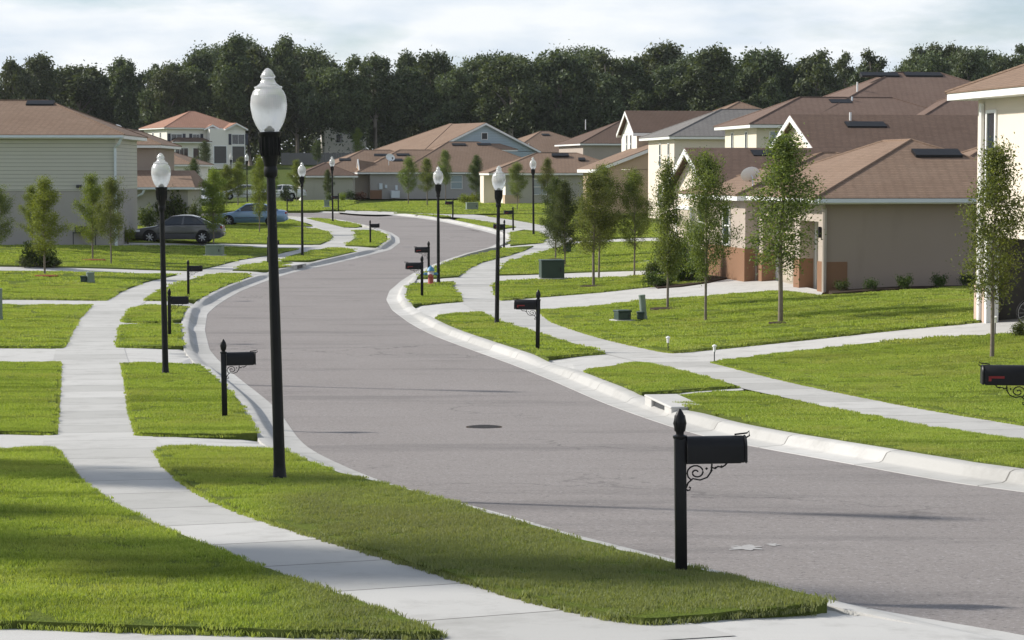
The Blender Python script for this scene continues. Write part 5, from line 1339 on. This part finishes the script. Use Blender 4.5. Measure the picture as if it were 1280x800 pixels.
E__ = make_sapling(15, wid=.95, base=.22, nleaf=6400, cone=.5, mat='leaf_dark', leaf=.09)
F__ = make_sapling(16, wid=.70, base=.33, nleaf=3900, cone=.75, airy=0)
used = set()
TG = 'young trees planted along the street'
TREES = [
 (F__, 1240, 448, 176, 'slender young tree with pale trunk in front of the cream house at the right edge', 1.0, .012),
 (F__, 975.5, 403.5, 163, 'slender young tree standing before the tan garage doors', 1.25, .012),
 (A_, 882, 402.5, 190, 'spreading young tree, the middle of three trees on the right lawn', .82, 0),
 (C__, 834.5, 385.5, 201, 'narrow airy young tree left of the spreading one on the right lawn', .85, 0),
 (A_, 793, 343.5, 212, 'dense young tree alone between the house path and narrow airy tree', .88, 0),
 (B__, 742, 357.5, 214, 'young tree with a pale leaning trunk, nearer of a crossing pair behind the green transformer', 1.2, 0),
 (A_, 748.5, 347.5, 206, 'young tree, darker trunk of the crossing pair behind the green transformer', .88, -2.5),
 (E__, 694.5, 323.5, 222, 'left tree of the dark leafy pair beside the right pavement', .95, 0),
 (E__, 706, 332.8, 226, 'right tree of the dark leafy pair beside the right pavement', .98, 0),
 (B__, 684, 262, 197, 'conical far tree rising behind the dark leafy pair', 1.0, 0),
 (A_, 646.5, 262.5, 203, 'small round tree just left of the lamp at the far right bend', 1.0, 0),
 (E__, 595, 250, 194, 'dark round tree before the pale window of the long bungalow', 1.0, 0),
 (A_, 510.5, 255.5, 196, 'leftmost slim tree on the lawn before the long bungalow', 1.0, 0),
 (B__, 534, 257.5, 197, 'middle slim tree on lawn before the long bungalow', 1.15, 0),
 (B__, 557, 249, 187, 'right slim tree before the long bungalow, behind a lamp globe', 1.0, 0),
 (E__, 410, 250, 212, 'small dark tree before the cream bungalow beside the lamp at the far bend', .95, 0),
 (D__, 56, 344, 222, 'broad yellow green tree above a mulch ring on the left lawn', 1.05, 0),
 (D__, 116, 324.5, 218, 'lighter of the touching pair of young trees before the sided house', .95, 0),
 (A_, 139, 330.5, 222, 'darker right one of the touching pair of young trees before the sided house', .92, 0),
 (A_, -5, 330, 232, 'young tree cut by the left picture edge', 1.15, 0),
 (D__, 41, 312, 232, 'young tree partly hidden behind the broad yellow green tree', .9, 0),
 (D__, 267, 309, 211, 'yellow green tree rising behind the low utility cabinet and grey sedan', 1.0, 0),
 (D__, 324.5, 291, 196, 'yellow green tree standing in front of the blue sedan', .72, 0),
 (D__, 297.5, 257, 203, 'far yellow green tree just right of the small far lamp', 1.3, 0),
 (D__, 283, 257, 206, 'far yellow green tree left of the small far lamp', 1.1, 0),
 (D__, 371, 252, 200, 'pale thin far tree right of the nearest lamp post', 1.0, 0),
 (D__, 341, 252, 208, 'far tree seen just behind the nearest lamp post', 1.2, 0)]
for root, px, py, top, lb, ws, ln in TREES:
    r, p = place_tree(root, root.name not in used, px, py, top, lb, TG, ws, None, None, 57.3 * ln if abs(ln) < .1 else ln)
    used.add(root.name)
for px, py, top, d, lb, rt, ws in [(242, 236, 198, 205, 'dark conical tree before the white-trimmed garage below the white house', E__, .95), (256, 203, 176, 318, 'dark round tree against the front of the white two-storey house', E__, 1.2),
                            (336, 205, 172, 335, 'small tree at the forest edge just left of the fence start', A_, 1.0), (397, 202, 176, 340, 'dark small tree standing before the board fence', E__, 1.2), (447, 203, 160, 350, 'lighter green tree at the end of the board fence', D__, .9), (302, 232, 196, 300, 'far tree beside the white two-storey house', A_, 1.3),
                            (228, 262, 226, 170, 'small tree in the gap right of the low wing', A_, 1.0)]:
    place_tree(rt, False, px, py, top, lb, 'small far trees', ws, None, d)
# mulch rings at the feet of some trees
for k, (px, py, rr_, mt, lb) in enumerate([(56, 345, .55, 'mulch_red', 'reddish mulch ring under the broad yellow green tree'), (116, 325, .55, 'mulch_red', 'reddish mulch ring under the pair of left trees'), (834.5, 386, .5, 'mulch', 'dark mulch ring under the narrow airy tree'),
                              (742, 358, .5, 'mulch', 'dark mulch ring under the crossing tree pair'), (706, 333, .4, 'mulch', 'dark mulch ring under the dark leafy pair, right trunk'), (694.5, 324, .4, 'mulch', 'dark mulch ring under the dark leafy pair, left trunk'), (975.5, 404, .3, 'mulch', 'thin mulch ring under the tree before the garage')]):
    p = G(px, py, .05); n = 22
    V = [(0, 0, .05)] + [(rr_ * math.cos(2 * PI * i / n) * (1 + .15 * noise.noise(Vector((i, k, .5)))), rr_ * math.sin(2 * PI * i / n) * (1 + .15 * noise.noise(Vector((i, k, 9)))), .025) for i in range(n)] 
    V += [(x * 1.06, y * 1.06, -.06) for x, y, z in V[1:]]
    F = [(0, 1 + i, 1 + (i + 1) % n) for i in range(n)] + [(1 + i, 1 + n + i, 1 + n + (i + 1) % n, 1 + (i + 1) % n) for i in range(n)]
    o = obj('mulch_ring', V, F, M[mt]); o.location = p; tag(o, lb, 'mulch bed')

# ---- shrubs
def make_shrub(seed, mat='leaf_shrub', n=900, leaf=.07, form='round', name='shrub'):
    r = np.random.default_rng(seed); root = thing(name, None, 'shrub')
    b = MB(); C = []
    for i in range(16):
        az = i * 2.4 + r.uniform(-.3, .3); up = r.uniform(.5, 1.35) if form != 'flat' else r.uniform(.15, .8)
        L = r.uniform(.35, .55); d = Vector((math.cos(az) * math.cos(up), math.sin(az) * math.cos(up), math.sin(up)))
        b.tube([(0, 0, -.05), d * L * .5, d * L], [.012, .008, .004], 4)
        C += [tuple(d * L * f) for f in (.5, .7, .9, 1.0)]
    C = np.array(C); c = C[r.integers(0, len(C), n)] + r.normal(size=(n, 3)) * .075; c = c[c[:, 2] > .01]
    b.build('stem', M['bark'], root); o = link(bpy.data.objects.new('foliage', leaf_mesh('foliage', c, leaf, M[mat], seed))); o.parent = root
    return root
s_round, s_flat, s_lime, s_red, s_dark = make_shrub(1), make_shrub(2, form='flat', n=1500, leaf=.08), make_shrub(3, 'leaf_lime', 1100, .07), make_shrub(4, 'leaf_red', 900, .07), make_shrub(5, 'leaf_dark', 1500, .075)
su = set()
def put_shrub(rt, px, py, wpx, hpx, label, group, off=.03, d=None):
    p = G(px, py, off) if d is None else P(px, py, d)
    if d is not None: p.z = float(terrain(p.x, p.y)) + off
    s_ = S(p.y); r = rt if rt.name not in su else dup(rt, p); su.add(rt.name)
    r.location = p; kx = 1.25 * wpx / s_; kz = 1.2 * hpx / s_ / .6
    r.scale = (kx, kx, kz); r.rotation_euler = (0, 0, random.uniform(0, 6.28)); r['label'] = label; r['group'] = group
g_ = 'shrubs along the blank wall of the garage house'
for px, w_, lb in ((1052.5, 20, 'first shrub from the garage corner, next to the brown wall base'), (1088, 18, 'second shrub from the garage corner, small and sparse'), (1131, 25, 'third shrub from the garage corner, the fullest of the row'), (1173.5, 23, 'fourth shrub from the garage corner'), (1210, 22, 'fifth shrub, beside the pier of the cream house')):
    put_shrub(s_round, px, 365.2 - (px - 1052) * .035, w_, 18 if w_ > 20 else 15, lb, g_, .0)
put_shrub(s_dark, 1276, 421, 24, 18, 'round clipped shrub by the driveway at the right picture edge', 'clipped shrubs')
g_ = 'spreading shrubs beside the garage driveway'
for px, py, w_, h_, lb, rt in ((822, 358, 30, 20, 'low spreading shrub at the left tip of the driveway bed', s_flat), (838, 350, 42, 40, 'tall arching shrub in the middle of the driveway bed', s_round), (862, 352, 44, 38, 'wide shrub at the right end of the driveway bed', s_flat),
                               (848, 338, 46, 42, 'back shrub of the driveway bed behind the narrow tree', s_round), (876, 343, 40, 34, 'shrub of the driveway bed nearest the garage porch', s_dark), (818, 345, 26, 18, 'small shrub at the back left of the driveway bed', s_dark), (902, 341, 34, 24, 'low shrub against the brown base of porch', s_flat), (860, 322, 44, 30, 'shrub before the dark-roofed gabled house', s_dark)):
    put_shrub(rt, px, py, w_, h_, lb, g_)
put_shrub(s_flat, 48, 333, 34, 34, 'spiky shrub under the broad yellow green tree', 'shrubs on the left lawn'); put_shrub(s_dark, 31, 333.5, 22, 12, 'low dark shrub left of the spiky one', 'shrubs on the left lawn'); put_shrub(s_dark, 67, 333.5, 20, 11, 'low dark shrub right of the spiky one', 'shrubs on the left lawn')
g_ = 'bushes around the low wing'
put_shrub(s_dark, 217, 283, 44, 38, 'large round dark bush at the end wall of the low wing', g_); put_shrub(s_dark, 184, 284, 26, 24, 'dark bush at the foot of the wing beside the downspout', g_); put_shrub(s_dark, 243, 286, 16, 30, 'narrow dark bush right of the large round one', g_); put_shrub(s_lime, 160, 304, 16, 20, 'yellow green shrub at the nose of the grey sedan', g_); put_shrub(s_dark, 292, 281.5, 12, 14, 'small bush at the front wheel of the blue sedan', g_)
put_shrub(s_dark, 357, 252, 12, 17, 'narrow dark bush beside the white far car', g_)
g_ = 'bushes before the far bungalows'
for px, py, w_, h_, rt, lb in ((582, 254, 18, 11, s_lime, 'bright yellow green bush behind the far grey cabinet'), (594, 253, 16, 11, s_lime, 'yellow green bush in the middle of the far bed'), (606, 253, 20, 14, s_round, 'taller green bush at the right end of the far bed'),
                               (438, 250, 14, 11, s_round, 'green bush by the entrance of the long bungalow'), (450, 250, 16, 9, s_red, 'reddish bush by the entrance of the long bungalow'), (428, 251, 10, 10, s_lime, 'small lime bush at the corner of the cream bungalow'), (412, 251, 12, 9, s_dark, 'small dark bush before cream bungalow wall')):
    put_shrub(rt, px, py, w_, h_, lb, g_)
# planting beds
sheet('soil', [G(*q, .05) for q in [(812, 352), (830, 343), (880, 339), (905, 338), (912, 346), (885, 352), (850, 357), (822, 359)]], M['mulch'], off=.048, thick=.2)
sheet('soil', [G(*q, .03) for q in [(1036, 364.5), (1216, 357.5), (1216, 359.5), (1040, 367.5)]], M['mulch'], off=.055, thick=.2)

# ---- forest
def forest_parts(seed, H, W):
    r = np.random.default_rng(seed); lobes = []
    nl = int(r.integers(15, 22)); tb = MB()
    tb.tube([(0, 0, -.5), (r.normal() * .2, r.normal() * .2, H * .35), (r.normal() * .5, r.normal() * .5, H * .8)], [.38, .3, .1], 7)
    low = r.uniform(.22, .5)
    for i in range(nl):
        t = (i + .5) / nl; z = H * (low + (1 - low) * t * .96); az = i * 2.4 + r.uniform(-.6, .6)
        q = 1.35 * W * (.25 + .75 * math.sin(PI * min(1, (t * .85 + .14))) ** .7) * r.uniform(.35, 1.0) * .62
        c = np.array([math.cos(az) * q, math.sin(az) * q, z]); R = W * r.uniform(.30, .56) * (1 - .30 * t)
        lobes.append((c, R)); tb.tube([(0, 0, z * .72), tuple(c * np.array([.6, .6, .95])), tuple(c)], [.14, .08, .03], 5)
    pts = []
    for c, R in lobes:
        n = int(430 * (R / 1.4) ** 2) + 80
        d = r.normal(size=(n, 3)); d /= np.linalg.norm(d, axis=1)[:, None]
        rr_ = R * (r.uniform(.2, 1.15, n) ** .55)
        # clumps
        cl = d[r.integers(0, max(6, n // 40), n)]
        d = d * .72 + cl * .28
        pts.append(c + d * rr_[:, None] * np.array([1, 1, .8]) + r.normal(size=(n, 3)) * .32)
    return tb, np.concatenate(pts)
protos = []
for i in range(7):
    H = [15.5, 17, 14, 18, 16, 13, 17][i]; W = [4.6, 4.2, 5.2, 3.6, 4.8, 4.4, 3.4][i]
    tb, c = forest_parts(100 + i, H, W); protos.append((tb, c, H))
# individually readable crowns along the skyline
fg = 'tall dark trees along the skyline'
def forest_tree(k, px, top, d, label, ws=1.0):
    tb, c, H = protos[k % 7]
    p = P(px, 200, d); p.z = float(terrain(p.x, p.y)); Ht = P(px, top + 11, d).z - p.z; s_ = Ht / H
    key = f'f{k % 7}'
    if key not in forest_tree.roots:
        rt = thing('forest_tree', label, 'tree', p, 0, fg); tb2 = MB(); tb2.v, tb2.f = tb.v, tb.f; tb2.build('trunk', M['bark_far'], rt, 50)
        o = link(bpy.data.objects.new('crown', leaf_mesh('crown', c, .50, M['leaf_forest'], k))); o.parent = rt; forest_tree.roots[key] = rt; r = rt
    else: r = dup(forest_tree.roots[key], p, None, label, fg)
    r.scale = (s_ * ws, s_ * ws, s_); r.rotation_euler = (0, 0, random.uniform(0, 6.28))
forest_tree.roots = {}
SKY = [(20, 66, 'dark tree rising behind the big sided house at the left edge'), (48, 62, 'dark rounded tree above the left house roof vent'), (100, 74, 'dark tree above the right slope of the left house roof'), (150, 78, 'lower dark tree between the left house and white house'), (212, 78, 'dark tree behind the ridge of the white two-storey house'),
       (312, 54, 'tall open-crowned tree left of the nearest lamp globe'), (372, 56, 'tall tree just right of the nearest lamp globe'), (408, 60, 'tall tree with a bare pale trunk above the board fence'), (470, 62, 'dark tree above the entrance of the long bungalow'), (540, 58, 'dark tree above the second right lamp'), (590, 66, 'dark tree above pale blue gable'),
       (640, 64, 'dark tree above the lamp left of the far bend'), (700, 58, 'dark tree above brown pyramid roof'), (760, 56, 'dark tree above the narrow white gable'), (826, 46, 'tallest tree of the skyline above the grey roof'), (890, 52, 'dark tree above the pale yellow two-storey house'), (950, 55, 'tree at the left end of the largest hip roof'), (1056, 54, 'tree just left of the ridge of the largest hip roof'), (1180, 48, 'tree above the low right end of the largest hip roof'), (1020, 58, 'tree above the left slope of the largest hip roof'),
       (1090, 52, 'tree right above the ridge of the largest hip roof'), (1150, 50, 'tree above the right slope of the largest hip roof'), (1210, 58, 'tree just left of the cream house roof'), (1262, 62, 'tree above cream house roof at the right edge')]
for k, (px, top, lb) in enumerate(SKY):
    forest_tree(k, px, top, 352 + (k * 37 % 29), lb, random.uniform(.75, 1.25))
# the wood behind them, one mass
r = np.random.default_rng(5)
Cs = []; trunks = MB()
pos_f = []
for row, (d0, nn) in enumerate(((362, 40), (384, 46), (410, 46))):
    for i in range(nn):
        px = -160 + (1600) * (i + r.uniform(-.35, .35)) / nn; pos_f.append((px, d0 + r.uniform(-8, 8), row))
for px, d, row in pos_f:
    tb, c, H = protos[int(r.integers(0, 7))]
    top = 70 + 10 * math.sin(px * .013 + 1) - 9 * math.sin(px * .0041) + r.uniform(-16, 20)
    if px > 980: top -= 9
    if px < 290: top += 10 * min(1, (290 - px) / 60) - 8 * (px < 60)
    if px < 290 and px > 60: top += 8 * math.exp(-((px - 230) / 50) ** 2)
    p = P(px, 200, d); p.z = float(terrain(p.x, p.y)); s_ = (P(px, top + 12, d).z - p.z) / H; a = r.uniform(0, 6.28)
    R_ = np.array([[math.cos(a), -math.sin(a), 0], [math.sin(a), math.cos(a), 0], [0, 0, 1]])
    ws = r.uniform(.62, 1.2)
    Cs.append((c @ R_.T) * np.array([s_ * ws, s_ * ws, s_]) + np.array(p))
    trunks.add([Vector(R_ @ np.array(v)) * s_ + p for v in tb.v[:21]], [f for f in tb.f if max(f) < 21])
# understorey that closes the wood near the ground
n_u = 95000
ux = r.uniform(-160, 1440, n_u); ud = r.uniform(372, 425, n_u); uz = r.uniform(0, 1, n_u) ** 1.25 * 9.5
X = ud * (ux - 640) / F_PX; Cs.append(np.stack([X, ud, terrain(X, ud) + uz], 1))
me = leaf_mesh('forest', np.concatenate(Cs), .52, M['leaf_forest'], 77)
fo = tag(link(bpy.data.objects.new('forest', me)), kind='stuff')
n_u = 34000
ux = r.uniform(-160, 1440, n_u); ud = r.uniform(398, 428, n_u); X = ud * (ux - 640) / F_PX
tag(link(bpy.data.objects.new('undergrowth', leaf_mesh('undergrowth', np.stack([X, ud, terrain(X, ud) + r.uniform(0, 9.5, n_u)], 1), 1.15, M['leaf_forest'], 78))), kind='stuff')
# trees standing outside the left edge of the picture, whose shade falls across the foreground
for k, (x, y, hgt, ws) in enumerate([(-12.2, 20.9, 9.2, .8), (-12.0, 27.6, 6.8, .85), (-13.0, 23.6, 5.6, .9)]):
    p = on(x, y); rt = dup(A_, p, k * 1.7, ['shade tree outside the left picture edge beside the nearest driveway', 'shade tree outside the left edge beside the near lawn', 'shade tree outside the left edge level with the nearest lamp'][k], 'shade trees outside the picture'); rt.scale = (hgt / 5 * ws, hgt / 5 * ws, hgt / 5)
# ------------------------------------------------------------------ light
SUN_EL, SUN_AZ = 31.0, 18.0      # elevation; sun stands to the left, this many degrees beyond square-on
to_sun = Vector((-math.cos(math.radians(SUN_EL)) * math.cos(math.radians(SUN_AZ)), math.cos(math.radians(SUN_EL)) * math.sin(math.radians(SUN_AZ)), math.sin(math.radians(SUN_EL))))
sd = bpy.data.lights.new('sun', 'SUN'); sd.energy = 5.0; sd.angle = math.radians(2.4); sd.color = (1, .95, .87)
so = link(bpy.data.objects.new('sun', sd)); so.rotation_euler = to_sun.to_track_quat('Z', 'Y').to_euler(); so.location = (-60, 20, 60)
w = bpy.data.worlds.new('World'); scene.world = w; w.use_nodes = True
nt = w.node_tree; nt.nodes.clear()
N = lambda k, **a: nt.nodes.new(k)
sky = N('ShaderNodeTexSky'); sky.sky_type = 'NISHITA'; sky.sun_disc = False
sky.sun_elevation = math.radians(SUN_EL); sky.sun_rotation = math.atan2(to_sun.x, to_sun.y); sky.altitude = 20; sky.air_density = 1; sky.ozone_density = 4; sky.dust_density = .5
tc = N('ShaderNodeTexCoord'); sx = N('ShaderNodeSeparateXYZ'); nt.links.new(tc.outputs['Generated'], sx.inputs[0])
def wm(op, a, b):
    m = N('ShaderNodeMath'); m.operation = op
    for s_, v in zip(m.inputs, (a, b)):
        if hasattr(v, 'is_linked'): nt.links.new(v, s_)
        else: s_.default_value = v
    return m.outputs[0]
zz = wm('ADD', wm('MAXIMUM', sx.outputs[2], 0.0), .22)
cb = N('ShaderNodeCombineXYZ'); nt.links.new(wm('DIVIDE', sx.outputs[0], zz), cb.inputs[0]); nt.links.new(wm('DIVIDE', sx.outputs[1], zz), cb.inputs[1])
no = N('ShaderNodeTexNoise'); no.inputs['Scale'].default_value = 2.2; no.inputs['Detail'].default_value = 7; no.inputs['Roughness'].default_value = .55; nt.links.new(cb.outputs[0], no.inputs['Vector'])
rp = N('ShaderNodeValToRGB'); rp.color_ramp.elements[0].position = .20; rp.color_ramp.elements[1].position = .45; nt.links.new(no.outputs[0], rp.inputs[0])
no2 = N('ShaderNodeTexNoise'); no2.inputs['Scale'].default_value = 4.5; no2.inputs['Detail'].default_value = 6; nt.links.new(cb.outputs[0], no2.inputs['Vector'])
cr = N('ShaderNodeValToRGB'); cr.color_ramp.elements[0].position = .35; cr.color_ramp.elements[0].color = (6.6, 7.3, 8.1, 1); cr.color_ramp.elements[1].position = .62; cr.color_ramp.elements[1].color = (8.5, 8.75, 9.0, 1)
nt.links.new(no2.outputs[0], cr.inputs[0])
mx = N('ShaderNodeMix'); mx.data_type = 'RGBA'; mr = N('ShaderNodeMapRange'); mr.interpolation_type = 'SMOOTHSTEP'; mr.inputs['From Min'].default_value = .14; mr.inputs['From Max'].default_value = .42; mr.inputs['To Min'].default_value = 1; mr.inputs['To Max'].default_value = .42; nt.links.new(sx.outputs[2], mr.inputs['Value']); nt.links.new(wm('MULTIPLY', wm('MULTIPLY', rp.outputs[0], .96), mr.outputs[0]), mx.inputs[0]); nt.links.new(sky.outputs[0], mx.inputs[6]); nt.links.new(cr.outputs[0], mx.inputs[7])
bg = N('ShaderNodeBackground'); bg.inputs['Strength'].default_value = .1; nt.links.new(mx.outputs[2], bg.inputs[0])
wo = N('ShaderNodeOutputWorld'); nt.links.new(bg.outputs[0], wo.inputs[0])
scene.view_settings.view_transform = 'Standard'; scene.view_settings.look = 'None'; scene.view_settings.gamma = 1; scene.view_settings.exposure = 0.22
scene.render.engine = 'CYCLES'
cy = scene.cycles
cy.max_bounces = 6; cy.diffuse_bounces = 3; cy.glossy_bounces = 2; cy.transmission_bounces = 5; cy.transparent_max_bounces = 6
cy.use_denoising = True
cy.caustics_reflective = cy.caustics_refractive = False
cy.sample_clamp_indirect = 6

# thin summer haze
hz = NT('haze'); pv = hz.n('ShaderNodeVolumePrincipled'); pv.inputs['Color'].default_value = (.93, .96, 1, 1); pv.inputs['Density'].default_value = .00006; pv.inputs['Anisotropy'].default_value = .3
hz.l(pv.outputs[0], hz.out.inputs['Volume'])
b = MB(); b.box(-140, 150, -30, 520, -3, 32); ho = b.build('haze', hz.m); ho['kind'] = 'stuff'; ho.display_type = 'WIRE'
cy.volume_bounces = 0; cy.volume_step_rate = 20
